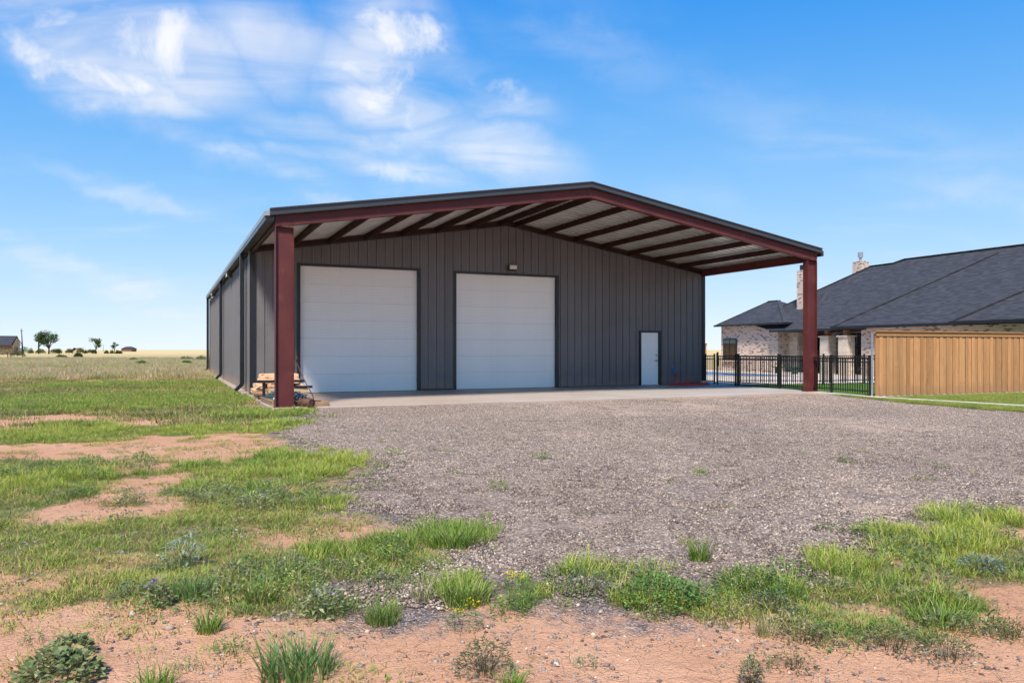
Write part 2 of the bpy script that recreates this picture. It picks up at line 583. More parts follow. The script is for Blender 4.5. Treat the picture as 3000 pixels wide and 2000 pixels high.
def mat_glass():
    m, w, p = new_mat('window_glass')
    p.inputs['Base Color'].default_value = (0.015, 0.02, 0.02, 1)
    p.inputs['Roughness'].default_value = 0.04
    p.inputs['Specular IOR Level'].default_value = 1.0
    return m


def mat_plant(name='plant_blades', rough=0.55, trans=0.35):
    """blade colour comes from the Col attribute of each mesh, varied per clump"""
    m, w, p = new_mat(name)
    at = w.node('ShaderNodeAttribute', attribute_name='Col')
    oi = w.node('ShaderNodeAttribute', attribute_name='tint', attribute_type='INSTANCER')
    hs = w.node('ShaderNodeHueSaturation')
    w.l.new(at.outputs['Color'], hs.inputs['Color'])
    w.l.new(w.smooth(oi.outputs['Fac'], 0, 1, 0.525, 0.478), hs.inputs['Hue'])
    w.l.new(w.smooth(oi.outputs['Fac'], 0, 1, 0.78, 1.22), hs.inputs['Value'])
    w.l.new(hs.outputs[0], p.inputs['Base Color'])
    p.inputs['Roughness'].default_value = rough
    p.inputs['Specular IOR Level'].default_value = 0.3
    tr = w.node('ShaderNodeBsdfTranslucent')
    w.l.new(hs.outputs[0], tr.inputs[0])
    mx = w.node('ShaderNodeMixShader')
    mx.inputs[0].default_value = trans
    w.l.new(p.outputs[0], mx.inputs[1])
    w.l.new(tr.outputs[0], mx.inputs[2])
    w.l.new(mx.outputs[0], m.node_tree.nodes['Material Output'].inputs[0])
    return m


def mat_stone_grains():
    m, w, p = new_mat('gravel_stones')
    at = w.node('ShaderNodeAttribute', attribute_name='Col')
    tn = w.node('ShaderNodeAttribute', attribute_name='tint', attribute_type='INSTANCER').outputs['Fac']
    c = w.mix(1.0, at.outputs['Color'], w.smooth(tn, 0, 1, 0.82, 1.14), 'MULTIPLY')
    c = w.mix(w.smooth(tn, 0.55, 1.0, 0, 0.45), c, (0.40, 0.305, 0.235, 1))
    w.l.new(c, p.inputs['Base Color'])
    p.inputs['Roughness'].default_value = 0.9
    p.inputs['Specular IOR Level'].default_value = 0.2
    return m


def mat_gravel_base():
    m, w, p = new_mat('crushed_gravel')
    tc = w.node('ShaderNodeTexCoord')
    ob = tc.outputs['Object']
    vo = w.node('ShaderNodeTexVoronoi', i_Scale=55.0)
    w.l.new(ob, vo.inputs['Vector'])
    wn = w.node('ShaderNodeTexWhiteNoise')
    w.l.new(vo.outputs['Color'], wn.inputs['Vector'])
    c = w.ramp(wn.outputs['Value'], [(0.0, (0.085, 0.064, 0.054)), (0.3, (0.16, 0.123, 0.103)), (0.55, (0.25, 0.195, 0.155)), (0.75, (0.19, 0.152, 0.135)), (0.9, (0.40, 0.32, 0.24)), (0.97, (0.52, 0.45, 0.37))])
    big = w.noise(ob, 0.22, 5, 0.6)
    c = w.mix(w.smooth(big, 0.42, 0.72, 0.0, 0.45), c, (0.36, 0.27, 0.205, 1))
    mid = w.noise(ob, 1.3, 5, 0.65)
    c = w.mix(w.smooth(mid, 0.55, 0.75, 0.0, 0.45), c, (0.13, 0.10, 0.095, 1))
    w.l.new(c, p.inputs['Base Color'])
    p.inputs['Roughness'].default_value = 1.0
    p.inputs['Specular IOR Level'].default_value = 0.08
    b = w.node('ShaderNodeBump')
    b.inputs['Distance'].default_value = 0.012
    w.l.new(w.math('SUBTRACT', 1.0, vo.outputs['Distance']), b.inputs['Height'])
    w.l.new(b.outputs[0], p.inputs['Normal'])
    return m


def mat_ground():
    """red sandy soil; the veg attribute (thatch between living grass) and dry attribute (cured prairie grass) are laid out on the sheet"""
    m, w, p = new_mat('red_soil_prairie')
    tc = w.node('ShaderNodeTexCoord')
    ob = tc.outputs['Object']
    veg = w.node('ShaderNodeAttribute', attribute_name='veg').outputs['Fac']
    dry = w.node('ShaderNodeAttribute', attribute_name='dry').outputs['Fac']
    grv = w.node('ShaderNodeAttribute', attribute_name='grit').outputs['Fac']
    n1 = w.noise(ob, 0.8, 6, 0.6)
    n2 = w.noise(ob, 9.0, 6, 0.65)
    n3 = w.noise(ob, 70.0, 3, 0.6)
    soil = w.mix(w.smooth(n1, 0.3, 0.7), (0.49, 0.262, 0.150, 1), (0.56, 0.325, 0.200, 1))
    soil = w.mix(w.smooth(n2, 0.5, 0.78, 0, 0.5), soil, (0.37, 0.18, 0.105, 1))
    soil = w.mix(w.smooth(n3, 0.60, 0.75, 0, 0.6), soil, (0.27, 0.14, 0.085, 1))
    n4 = w.noise(ob, 2.4, 7, 0.7, 0.4)
    soil = w.mix(w.smooth(n4, 0.50, 0.75, 0, 0.40), soil, (0.38, 0.205, 0.13, 1))
    soil = w.mix(w.smooth(w.noise(ob, 150.0, 2, 0.5), 0.66, 0.72, 0, 0.7), soil, (0.12, 0.085, 0.07, 1))
    # dark grit pressed into the soil
    vo = w.node('ShaderNodeTexVoronoi', i_Scale=75.0)
    w.l.new(ob, vo.inputs['Vector'])
    wn = w.node('ShaderNodeTexWhiteNoise')
    w.l.new(vo.outputs['Color'], wn.inputs['Vector'])
    gritcol = w.ramp(wn.outputs['Value'], [(0.0, (0.09, 0.075, 0.075)), (0.5, (0.22, 0.18, 0.17)), (0.8, (0.34, 0.28, 0.25)), (0.97, (0.55, 0.48, 0.42))])
    gm = w.math('MULTIPLY', w.smooth(w.math('ADD', w.math('MULTIPLY', grv, 1.1), w.math('SUBTRACT', n2, 0.5)), 0.45, 0.95), w.smooth(wn.outputs['Value'], 0.0, 0.2, 0.4, 1.0))
    soil = w.mix(gm, soil, gritcol)
    st = w.noise(w.scaled(ob, (1, 1, 1)), 26.0, 6, 0.75, 1.2)
    thatch = w.ramp(st, [(0.30, (0.07, 0.060, 0.028)), (0.5, (0.165, 0.135, 0.060)), (0.68, (0.30, 0.225, 0.12))])
    grn = w.ramp(st, [(0.30, (0.045, 0.065, 0.018)), (0.5, (0.10, 0.15, 0.035)), (0.70, (0.19, 0.22, 0.07))])
    thatch = w.mix(w.smooth(w.noise(ob, 1.1, 5, 0.6), 0.35, 0.62), thatch, grn)
    vm = w.smooth(w.math('ADD', veg, w.math('MULTIPLY', w.math('SUBTRACT', n2, 0.5), 1.5)), 0.22, 0.75)
    c = w.mix(vm, soil, thatch)
    d1 = w.noise(w.scaled(ob, (0.05, 0.16, 1)), 1.0, 7, 0.62)
    d2 = w.noise(w.scaled(ob, (0.4, 1.0, 1)), 1.0, 6, 0.7)
    dcol = w.ramp(d1, [(0.32, (0.20, 0.19, 0.07)), (0.45, (0.36, 0.27, 0.13)), (0.58, (0.50, 0.385, 0.20)), (0.72, (0.27, 0.25, 0.09))])
    dcol = w.mix(w.smooth(d2, 0.42, 0.75, 0, 0.55), dcol, (0.20, 0.17, 0.07, 1))
    # the far prairie is cured to straw
    sep = w.node('ShaderNodeSeparateXYZ')
    w.l.new(ob, sep.inputs[0])
    far = w.smooth(sep.outputs[1], 110, 330)
    dcol = w.mix(w.math('MULTIPLY', far, 0.8), dcol, (0.55, 0.43, 0.21, 1))
    c = w.mix(dry, c, dcol)
    w.l.new(c, p.inputs['Base Color'])
    p.inputs['Roughness'].default_value = 0.95
    p.inputs['Specular IOR Level'].default_value = 0.15
    # relief: clods, cracks and grit
    crack = w.node('ShaderNodeTexVoronoi', feature='DISTANCE_TO_EDGE', i_Scale=11.0)
    w.l.new(w.vmath('ADD', ob, w.node('ShaderNodeTexNoise', i_Scale=3.0).outputs['Color']), crack.inputs['Vector'])
    hgt = w.math('ADD', w.math('MULTIPLY', n2, 1.0), w.math('MULTIPLY', n3, 0.45))
    hgt = w.math('ADD', hgt, w.math('MULTIPLY', w.smooth(crack.outputs['Distance'], 0.0, 0.03), 0.10))
    hgt = w.math('ADD', hgt, w.math('MULTIPLY', w.math('MULTIPLY', gm, vo.outputs['Distance']), -0.8))
    b = w.node('ShaderNodeBump')
    b.inputs['Distance'].default_value = 0.035
    w.l.new(hgt, b.inputs['Height'])
    w.l.new(b.outputs[0], p.inputs['Normal'])
    return m


M['door'] = mat_door()
M['concrete'] = mat_concrete()
M['picket'] = mat_picket()
M['brick'] = mat_brick()
M['shingle'] = mat_shingle()
M['water'] = mat_water()
M['glass'] = mat_glass()
M['plant'] = mat_plant()
M['stones'] = mat_stone_grains()
M['gravel'] = mat_gravel_base()
M['ground'] = mat_ground()
M['turf'] = plain('short_lawn', (0.065, 0.135, 0.022), 0.9, 0, 0.1, 0.35, 3, 0.01, 80)

# ------------------------------------------------------------------ ground layout (metres: x right, y away from the camera)
LUSH = [(-13.08,32.48,2.20,3.38),(-16.63,31.50,2.50,2.39),(-11.08,22.18,3.68,3.86),(-9.25,24.72,0.97,3.39),(-12.40,20.21,1.35,2.91),(-7.66,12.71,0.93,1.42),(-5.65,13.65,0.74,0.90),(-4.48,13.76,0.46,1.51),(-5.78,17.59,0.89,1.3),(-8.20,14.43,0.57,0.84),(-5.09,12.29,0.49,0.73),(-5.11,8.57,0.77,0.94),(-3.04,9.41,1.25,1.5),(-3.39,8.41,0.62,0.85),(-2.20,9.74,0.50,0.9),(-3.34,6.93,0.16,0.16),(-1.75,7.16,0.25,0.40),(-1.11,5.63,0.41,0.40),(-0.47,6.05,0.27,0.40),(-0.29,4.72,0.21,0.30),(0.09,4.64,0.18,0.32),(0.64,5.00,0.43,0.25),(0.79,4.54,0.26,0.33),(1.36,5.49,0.09,0.2),(1.54,4.72,0.24,0.30),(2.27,5.14,0.38,0.5),(3.06,5.51,0.56,0.6),(3.99,6.63,0.41,0.50),(3.68,5.73,0.29,0.6),(2.43,4.37,0.27,0.2)]
SHORT = [(-3.13,6.26,1.14,1.08),(-2.43,6.92,1.00,1.13),(-3.38,5.51,0.62,0.72),(-2.05,4.95,0.64,0.59),(-5.15,9.76,1.43,1.14),(-2.10,4.45,0.38,0.20),(-1.42,5.24,0.47,0.55),(-0.82,5.20,0.30,0.30),(-2.68,4.22,0.19,0.14),(1.63,4.23,0.29,0.29),(1.84,4.02,0.34,0.20),(-4.12,7.40,0.84,0.66),(-6.74,15.85,1.62,0.9),(-5.6,6.6,1.2,1.2),(-7.5,9.0,1.6,1.6),(-10,13,2,2),(-14,25,9,2.6),(-20,18,8,3.0),(1.1,4.30,0.5,0.16),(2.1,4.6,0.5,0.22),(3.2,5.2,0.6,0.4),(-1.3,4.35,0.4,0.18),(-2.4,4.4,0.5,0.2)]
DIRT = [(-5.47,11.35,0.57,1.3),(-3.65,6.98,0.51,0.5),(-9.6,16.3,1.1,0.55),(-7.2,15.3,0.9,0.6),(-4.66,10.0,0.35,0.8),(-3.9,8.2,0.25,0.7),(-4.6,12.6,0.5,0.6),(-3.94,11.99,0.55,0.70),(-4.00,10.6,0.34,0.6),(-9.77,15.35,0.78,1.14),(-2.32,3.97,0.45,0.32),(-1.42,3.68,0.52,0.33),(-0.55,3.47,0.39,0.24),(-7.0,11.0,1.2,0.8)]
GRAVEL_POLY = [(-5.2,18.4),(-4.83,17.42),(-4.44,14.81),(-3.73,12.55),(-2.6,10.89),(-1.45,9.44),(-1.55,8.33),(-2.15,7.56),(-1.29,6.93),(-0.81,6.56),(-0.26,6.0),(-0.53,5.3),(-0.98,4.98),(-1.05,4.55),(-0.62,4.30),(-0.35,4.7),(0.06,4.75),(0.55,4.65),(1.18,4.75),(1.7,5.0),(2.5,5.66),(3.3,6.39),(4.4,7.13),(7,8.3),(13,11),(18,14),(15.5,15.2),(11.68,17.42),(10.68,20.28),(10.25,24.6)]
SLAB = [wp(-0.25, -0.45), wp(W + 0.25, -0.45)]


def inside_poly(px_, py_, poly):
    ins = np.zeros(px_.shape, bool)
    n = len(poly)
    j = n - 1
    for i in range(n):
        xi, yi = poly[i]
        xj, yj = poly[j]
        cnd = ((yi > py_) != (yj > py_)) & (px_ < (xj - xi) * (py_ - yi) / (yj - yi + 1e-12) + xi)
        ins ^= cnd
        j = i
    return ins


def dist_poly(px_, py_, poly):
    best = np.full(px_.shape, 1e9)
    n = len(poly)
    for i in range(n):
        ax, ay = poly[i]
        bx, by = poly[(i + 1) % n]
        dx, dy = bx - ax, by - ay
        t = np.clip(((px_ - ax) * dx + (py_ - ay) * dy) / (dx * dx + dy * dy), 0, 1)
        best = np.minimum(best, np.hypot(px_ - ax - t * dx, py_ - ay - t * dy))
    return best


_perm = rng.random((256, 256))


def vnoise(x, y):
    xi = np.floor(x).astype(int)
    yi = np.floor(y).astype(int)
    fx = x - xi
    fy = y - yi
    fx = fx * fx * (3 - 2 * fx)
    fy = fy * fy * (3 - 2 * fy)
    g = lambda a, b: _perm[a % 256, b % 256]
    return (g(xi, yi) * (1 - fx) + g(xi + 1, yi) * fx) * (1 - fy) + (g(xi, yi + 1) * (1 - fx) + g(xi + 1, yi + 1) * fx) * fy


def fbm(x, y, o=4):
    s = 0
    a = 0.5
    for k in range(o):
        s = s + a * vnoise(x * 2 ** k + 17.3 * k, y * 2 ** k + 5.1 * k)
        a *= 0.5
    return s / (1 - 0.5 ** o)


def ell(x, y, L, soft=0.35):
    """1 inside the ellipses with a ragged edge, 0 outside"""
    best = np.zeros(np.broadcast(x, y).shape)
    for cx, cy, rx, ry in L:
        r = np.sqrt(((x - cx) / rx) ** 2 + ((y - cy) / ry) ** 2)
        best = np.maximum(best, np.clip((1 + soft - r) / (2 * soft), 0, 1))
    return best


def building_mask(x, y):
    dx, dy = x - O.x, y - O.y
    u = dx * CU + dy * SU
    v = -dx * SU + dy * CU
    return (u > -0.28) & (u < W + 14) & (v > -0.45) & (v < C + B)


def gravel_sd(x, y):
    wob = (fbm(x * 1.3, y * 1.3) - 0.5) * 0.9
    d = dist_poly(x, y, GRAVEL_POLY)
    return np.where(inside_poly(x, y, GRAVEL_POLY), d, -d) + wob * np.clip((y - 2) * 0.14, 0.2, 1.0)


def f_lush(x, y):
    b = ell(x, y, LUSH)
    return np.clip(b * 1.35 + (fbm(x * 2.3, y * 1.5 + 40) - 0.5) * 1.9 * np.minimum(1, b * 3) - 0.16 - ell(x, y, [(a, b, c * 1.2, e * 1.2) for a, b, c, e in DIRT], 0.35) * 1.2, 0, 1)


def f_short(x, y):
    b = ell(x, y, SHORT, 0.5)
    left = np.clip((-x - 0.25 * y + 0.2) / 2.0, 0, 1) * np.clip((y - 4.2) / 1.5, 0, 1)
    n = fbm(x * 0.9 + 9, y * 0.6)
    s = np.clip(np.maximum(b, left * np.clip((n - 0.40) * 5, 0, 1)), 0, 1)
    s = s - ell(x, y, [(a, b, c * 1.2, e * 1.2) for a, b, c, e in DIRT], 0.4) * 1.5
    s = s + (fbm(x * 2.2 + 3, y * 2.0) - 0.52) * 1.3
    return np.clip(s, 0, 1)


def f_dry(x, y):
    # cured prairie grass begins behind the mown strips
    edge = 36 + (fbm(x * 0.08, y * 0.08) - 0.5) * 12 + np.clip((-x - 20) * -0.12, -6, 6)
    return np.clip((y - edge) / 9, 0, 1)


# ------------------------------------------------------------------ ground sheet
def axis(fine0, fine1, step, far, grow=1.25):
    a = list(np.arange(fine0, fine1, step))
    d = step
    x = a[-1]
    while x < far:
        d *= grow
        x += d
        a.append(x)
    d = step
    x = a[0]
    lo = []
    while x > -far:
        d *= grow
        x -= d
        lo.append(x)
    return np.array(lo[::-1] + a)


GZ = -0.05


def ground_z(x, y):
    near = np.clip(1 - np.hypot(x, y - 8) / 40, 0, 1)
    return GZ + (fbm(x * 0.5, y * 0.5) - 0.5) * 0.06 * near + (fbm(x * 2.6, y * 2.6) - 0.5) * 0.025 * near


gx = axis(-13, 9, 0.11, 5200)
gy = axis(2.2, 26, 0.11, 5200)
X, Y = np.meshgrid(gx, gy)
Zg = ground_z(X, Y)
under_b = building_mask(X, Y)
Zg = np.where(under_b, GZ - 0.06, Zg)
nx, ny = len(gx), len(gy)
verts = np.stack([X.ravel(), Y.ravel(), Zg.ravel()], 1)
idx = np.arange(nx * ny).reshape(ny, nx)
faces = np.stack([idx[:-1, :-1].ravel(), idx[:-1, 1:].ravel(), idx[1:, 1:].ravel(), idx[1:, :-1].ravel()], 1)


def np_mesh(name, verts, faces):
    me = bpy.data.meshes.new(name)
    verts = np.asarray(verts, np.float32)
    faces = np.asarray(faces, np.int32)
    k = faces.shape[1]
    me.vertices.add(len(verts))
    me.vertices.foreach_set('co', verts.ravel())
    me.loops.add(faces.size)
    me.loops.foreach_set('vertex_index', faces.ravel())
    me.polygons.add(len(faces))
    me.polygons.foreach_set('loop_start', np.arange(0, faces.size, k, dtype=np.int32))
    me.update(calc_edges=True)
    return me


def set_float(me, name, vals):
    a = me.attributes.new(name, 'FLOAT', 'POINT')
    a.data.foreach_set('value', np.asarray(vals, np.float32).ravel())


def set_col(me, cols):
    a = me.attributes.new('Col', 'FLOAT_COLOR', 'POINT')
    c = np.ones((len(cols), 4), np.float32)
    c[:, :3] = cols
    a.data.foreach_set('color', c.ravel())


gme = np_mesh('ground', verts, faces)
set_float(gme, 'veg', np.clip(np.maximum(f_lush(X, Y), f_short(X, Y) * 0.9), 0, 1))
set_float(gme, 'dry', f_dry(X, Y))
gsd = gravel_sd(X, Y)
path = ell(X, Y, [(-7.98, 19.02, 1.6, 2.0), (-9.5, 29.0, 2.6, 2.2)], 0.5)
set_float(gme, 'grit', np.clip(np.maximum(np.clip(1 + gsd / 0.9, 0, 1), path * 0.9) + ell(X, Y, [(2.0, 3.9, 1.4, 0.6), (0.9, 3.9, 0.8, 0.5)], 0.6) * 0.35, 0, 1))
gme.polygons.foreach_set('use_smooth', [True] * len(gme.polygons))
ground = link('ground', gme, M['ground'])
tag(ground, kind='structure')

# gravel yard: a thin sheet over the soil
ax_ = np.arange(-6.5, 20, 0.10)
ay_ = np.arange(3.6, 26, 0.10)
X2, Y2 = np.meshgrid(ax_, ay_)
sd = gravel_sd(X2, Y2)
keep = (sd > 0.0) & ~building_mask(X2, Y2 - 0.05)
Z2 = np.maximum(ground_z(X2, Y2), GZ - 0.02) + 0.012 + (fbm(X2 * 6, Y2 * 6) - 0.5) * 0.02 - np.clip(0.3 - sd, 0, 0.3) * 0.08
Z2 = np.where(Y2 > 14, np.maximum(Z2, -0.045), Z2)
id2 = np.arange(X2.size).reshape(X2.shape)
fk = keep[:-1, :-1] & keep[:-1, 1:] & keep[1:, 1:] & keep[1:, :-1]
f2 = np.stack([id2[:-1, :-1][fk], id2[:-1, 1:][fk], id2[1:, 1:][fk], id2[1:, :-1][fk]], 1)
used = np.unique(f2)
remap = np.zeros(X2.size, int)
remap[used] = np.arange(len(used))
yme = np_mesh('gravel_yard', np.stack([X2.ravel(), Y2.ravel(), Z2.ravel()], 1)[used], remap[f2])
yme.polygons.foreach_set('use_smooth', [True] * len(yme.polygons))
yard = link('gravel_yard', yme, M['gravel'])
tag(yard, kind='structure')

# ------------------------------------------------------------------ concrete apron under the canopy
slab = empty('concrete_apron', O, TH)
tag(slab, kind='structure')
us = [-0.12 + i * (W + 0.30) / 6 for i in range(7)]
vsl = [-0.30, 2.85, C + 0.3]
for i in range(6):
    for j in range(2):
        mb = MB().box(us[i] + 0.005, us[i + 1] - 0.005, vsl[j] + 0.005, vsl[j + 1] - 0.005, -0.25, 0.0)
        part('slab_panel', mb, M['concrete'], slab, bevel=0.012)
part('joint_bed', MB().box(us[0] + 0.02, us[-1] - 0.02, vsl[0] + 0.02, vsl[-1] - 0.02, -0.26, -0.012), M['mortar'], slab)
part('foundation_edge', MB().box(-0.26, -0.02, C + 0.31, C + B + 0.2, -0.25, 0.035), M['concrete'], slab)

# ------------------------------------------------------------------ workshop
shop = empty('metal_workshop', O, TH)
tag(shop, 'large charcoal metal workshop with two white overhead doors under a red-beamed front canopy', 'workshop')
PIT = 0.162


def m_of(u):
    return min(u, W - u)


def z_raf(u):
    return 4.42 + PIT * m_of(u)


def z_roof(u):
    return z_raf(u) + 0.262


def z_wall(u):
    return 4.47 + PIT * m_of(u)


RIB = [(0.0, 0.0), (0.045, 0.0), (0.058, 0.038), (0.094, 0.038), (0.109, 0.0), (0.165, 0.0), (0.172, 0.005), (0.186, 0.005), (0.193, 0.0), (0.240, 0.0), (0.247, 0.005), (0.261, 0.005), (0.268, 0.0)]


ROOF_RIB = [(0.0, 0.0), (0.12, 0.0), (0.135, 0.060), (0.215, 0.060), (0.23, 0.0)]


def rib_points(a, b, RIB=RIB):
    """distances and heights of the sheet profile between a and b (ribs every 0.305 m)"""
    pts = []
    k0 = int(math.floor(a / 0.305)) - 1
    for k in range(k0, int(b / 0.305) + 2):
        for s, h_ in RIB:
            x = k * 0.305 + s
            if a < x < b:
                pts.append((x, h_))

    def h_at(x):
        s = x % 0.305
        P_ = RIB + [(0.305, 0.0)]
        for (s0, h0), (s1, h1) in zip(P_, P_[1:]):
            if s0 <= s <= s1:
                return h0 + (h1 - h0) * (s - s0) / max(1e-9, s1 - s0)
        return 0.0
    return [(a, h_at(a))] + pts + [(b, h_at(b))]


def cuts(a, b, extra):
    c = [a] + [k * 0.915 for k in range(int(a / 0.915), int(b / 0.915) + 2) if a + 0.05 < k * 0.915 < b - 0.05] + [e for e in extra if a < e < b] + [b]
    return sorted(set(c))


D1, D2, PD = (1.47, 5.52, 4.17), (6.83, 10.90, 4.14), (14.58, 15.50, 2.13)
openings = [D1, D2, PD]
edges = [e for o_ in openings for e in (o_[0], o_[1])]
cs = cuts(0.0, W, edges + [W / 2])
for a, b in zip(cs, cs[1:]):
    if b - a < 0.012:
        continue
    z0 = 0.02
    mid = (a + b) / 2
    for o_ in openings:
        if o_[0] - 1e-6 <= mid <= o_[1] + 1e-6:
            z0 = o_[2]
    pts = rib_points(a, b)
    mb = MB()
    vs_, fs_ = [], []
    for x, h_ in pts:
        vs_ += [(x, C - h_, z0), (x, C - h_, z_wall(x))]
    for i in range(len(pts) - 1):
        fs_.append((2 * i, 2 * i + 2, 2 * i + 3, 2 * i + 1))
    mb.add(vs_, fs_)
    part('wall_panel', mb, M['panel'], shop)

side_mesh = {}
for side, sx in ((-1, 0.0), (1, W)):
    cs = cuts(C, C + B, [])
    for a, b in zip(cs, cs[1:]):
        pts = rib_points(a, b)
        vs_, fs_ = [], []
        for y, h_ in pts:
            vs_ += [(sx + side * h_, y, 0.03), (sx + side * h_, y, 4.47)]
        for i in range(len(pts) - 1):
            q = (2 * i, 2 * i + 2, 2 * i + 3, 2 * i + 1)
            fs_.append(q if side > 0 else tuple(reversed(q)))
        part('wall_panel', MB().add(vs_, fs_), M['panel'], shop)

# solid body behind the sheets
core = MB()
prof = [(0.05, -0.1), (W - 0.05, -0.1), (W - 0.05, 4.45), (W / 2, 4.45 + PIT * W / 2), (0.05, 4.45)]
core.extrude(prof, C + 0.2, C + B - 0.02)
part('inner_wall', core, M['interior'], shop)
for u0, u1, y0, y1, z0, z1 in ((0.05, D1[0], C + 0.04, C + 0.2, 0, 4.4), (D1[1], D2[0], C + 0.04, C + 0.2, 0, 5.2), (D2[1], PD[0], C + 0.04, C + 0.2, 0, 4.9), (PD[1], W - 0.05, C + 0.04, C + 0.2, 0, 4.4)):
    part('wall_framing', MB().box(u0, u1, y0, y1, z0, z1), M['interior'], shop)
part('back_wall', MB().extrude([(0.0, 0.0), (W, 0.0), (W, 4.6), (W / 2, 4.6 + PIT * W / 2), (0.0, 4.6)], C + B - 0.018, C + B + 0.03), M['panel'], shop)

# roof sheets, seen from below under the canopy
y = -0.06
n_sheets = int(round((C + B + 0.16) / 0.915))
step = (C + B + 0.16) / n_sheets
for k in range(n_sheets):
    a, b = y + k * step, y + (k + 1) * step
    for s in (0, 1):
        pts = rib_points(a, b, ROOF_RIB)
        vs_, fs_ = [], []
        ue, ur = (-0.13, W / 2) if s == 0 else (W + 0.13, W / 2)
        for yy, h_ in pts:
            vs_ += [(ue, yy, z_roof(0) - 0.13 * PIT + h_), (ur, yy, z_roof(W / 2) + h_)]
        for i in range(len(pts) - 1):
            fs_.append((2 * i, 2 * i + 1, 2 * i + 3, 2 * i + 2))
        part('roof_sheet', MB().add(vs_, fs_), M['under'], shop)

# front rafters: channel with its web to the front
for s in (0, 1):
    ue, ur = (0.0, W / 2) if s == 0 else (W, W / 2)

    def raf(y0, y1, za, zb_, name, mat, u_in=0.0):
        e = ue + (u_in if s == 0 else -u_in)
        zo = PIT * u_in
        p = [(e, y0, 4.42 + zo + za), (ur, y0, z_raf(W / 2) + za), (ur, y1, z_raf(W / 2) + za), (e, y1, 4.42 + zo + za),
             (e, y0, 4.42 + zo + zb_), (ur, y0, z_raf(W / 2) + zb_), (ur, y1, z_raf(W / 2) + zb_), (e, y1, 4.42 + zo + zb_)]
        if s == 1:
            p = [p[1], p[0], p[3], p[2], p[5], p[4], p[7], p[6]]
        return part(name, MB().hexa(p), mat, shop)
    raf(-0.012, 0.0, 0.0, 0.25, 'front_rafter', M['red'])
    raf(0.002, 0.16, 0.0, 0.012, 'rafter_flange', M['red'])
    raf(0.002, 0.16, 0.238, 0.25, 'rafter_flange', M['red'])
    raf(-0.10, -0.016, 0.256, 0.44, 'rake_trim', M['rake'], -0.14)
    raf(-0.135, -0.10, 0.415, 0.445, 'rake_lip', M['rake'], -0.14)
    raf(-0.13, -0.10, 0.262, 0.285, 'rake_hem', M['trim'], -0.14)
    raf(C - 0.06, C + 0.04, 0.05, 0.115, 'gable_trim', M['trim'])
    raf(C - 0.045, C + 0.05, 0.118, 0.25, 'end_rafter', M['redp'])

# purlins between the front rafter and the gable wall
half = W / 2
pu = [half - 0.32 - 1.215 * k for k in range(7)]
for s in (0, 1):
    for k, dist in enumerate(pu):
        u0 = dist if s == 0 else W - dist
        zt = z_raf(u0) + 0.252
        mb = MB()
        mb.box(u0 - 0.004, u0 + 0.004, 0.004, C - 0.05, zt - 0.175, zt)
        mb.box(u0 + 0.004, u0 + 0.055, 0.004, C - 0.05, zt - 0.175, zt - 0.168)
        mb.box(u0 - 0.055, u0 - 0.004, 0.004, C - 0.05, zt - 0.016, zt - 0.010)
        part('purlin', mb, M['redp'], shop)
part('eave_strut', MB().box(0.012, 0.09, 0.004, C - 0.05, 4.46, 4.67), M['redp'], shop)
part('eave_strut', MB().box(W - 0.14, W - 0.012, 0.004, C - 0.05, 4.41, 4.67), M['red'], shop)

# eave trims down both long sides
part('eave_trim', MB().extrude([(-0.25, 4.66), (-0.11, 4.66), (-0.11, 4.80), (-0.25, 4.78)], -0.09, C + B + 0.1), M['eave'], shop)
part('eave_soffit_trim', MB().extrude([(-0.24, 4.55), (-0.02, 4.55), (-0.02, 4.655), (-0.24, 4.655)], 0.0, C + B + 0.06), M['rake'], shop)
part('eave_trim', MB().extrude([(W + 0.11, 4.58), (W + 0.22, 4.58), (W + 0.22, 4.76), (W + 0.11, 4.78)], -0.09, C + B + 0.1), M['rake'], shop)

# corner trims
part('corner_trim', MB().box(-0.045, 0.13, C - 0.055, C - 0.034, 0.02, 4.52), M['trim'], shop)
part('corner_trim', MB().box(-0.06, -0.037, C - 0.03, C + 0.15, 0.02, 4.54), M['panel'], shop)
part('corner_trim', MB().box(W - 0.10, W + 0.045, C - 0.055, C - 0.034, 0.02, 4.52), M['trim'], shop)
part('corner_trim', MB().box(-0.06, -0.037, C + B - 0.15, C + B + 0.03, 0.02, 4.54), M['trim'], shop)
part('base_trim', MB().box(D1[1] + 0.1, D2[0] - 0.1, C - 0.045, C - 0.034, 0.005, 0.06), M['rake'], shop)

# canopy columns: I section, web in the plane of the frame
for u0, u1 in ((0.0, 0.44), (W - 0.42, W)):
    mb = MB()
    t = 0.014
    mb.box(u0, u0 + t, -0.02, 0.20, 0.02, 4.415)
    mb.box(u1 - t, u1, -0.02, 0.20, 0.02, 4.415)
    mb.box(u0 + t, u1 - t, 0.075, 0.087, 0.02, 4.415)
    col_ = part('column', mb, M['red'], shop)
    part('base_plate', MB().box(u0 - 0.03, u1 + 0.03, -0.05, 0.23, 0.001, 0.019), M['red'], col_)
    cp = 4.47 if u0 < 1 else 4.46
    part('cap_plate', MB().box(u0 + 0.02, u1 - 0.02, 0.004, 0.16, 4.4155, 4.419), M['red'], col_)

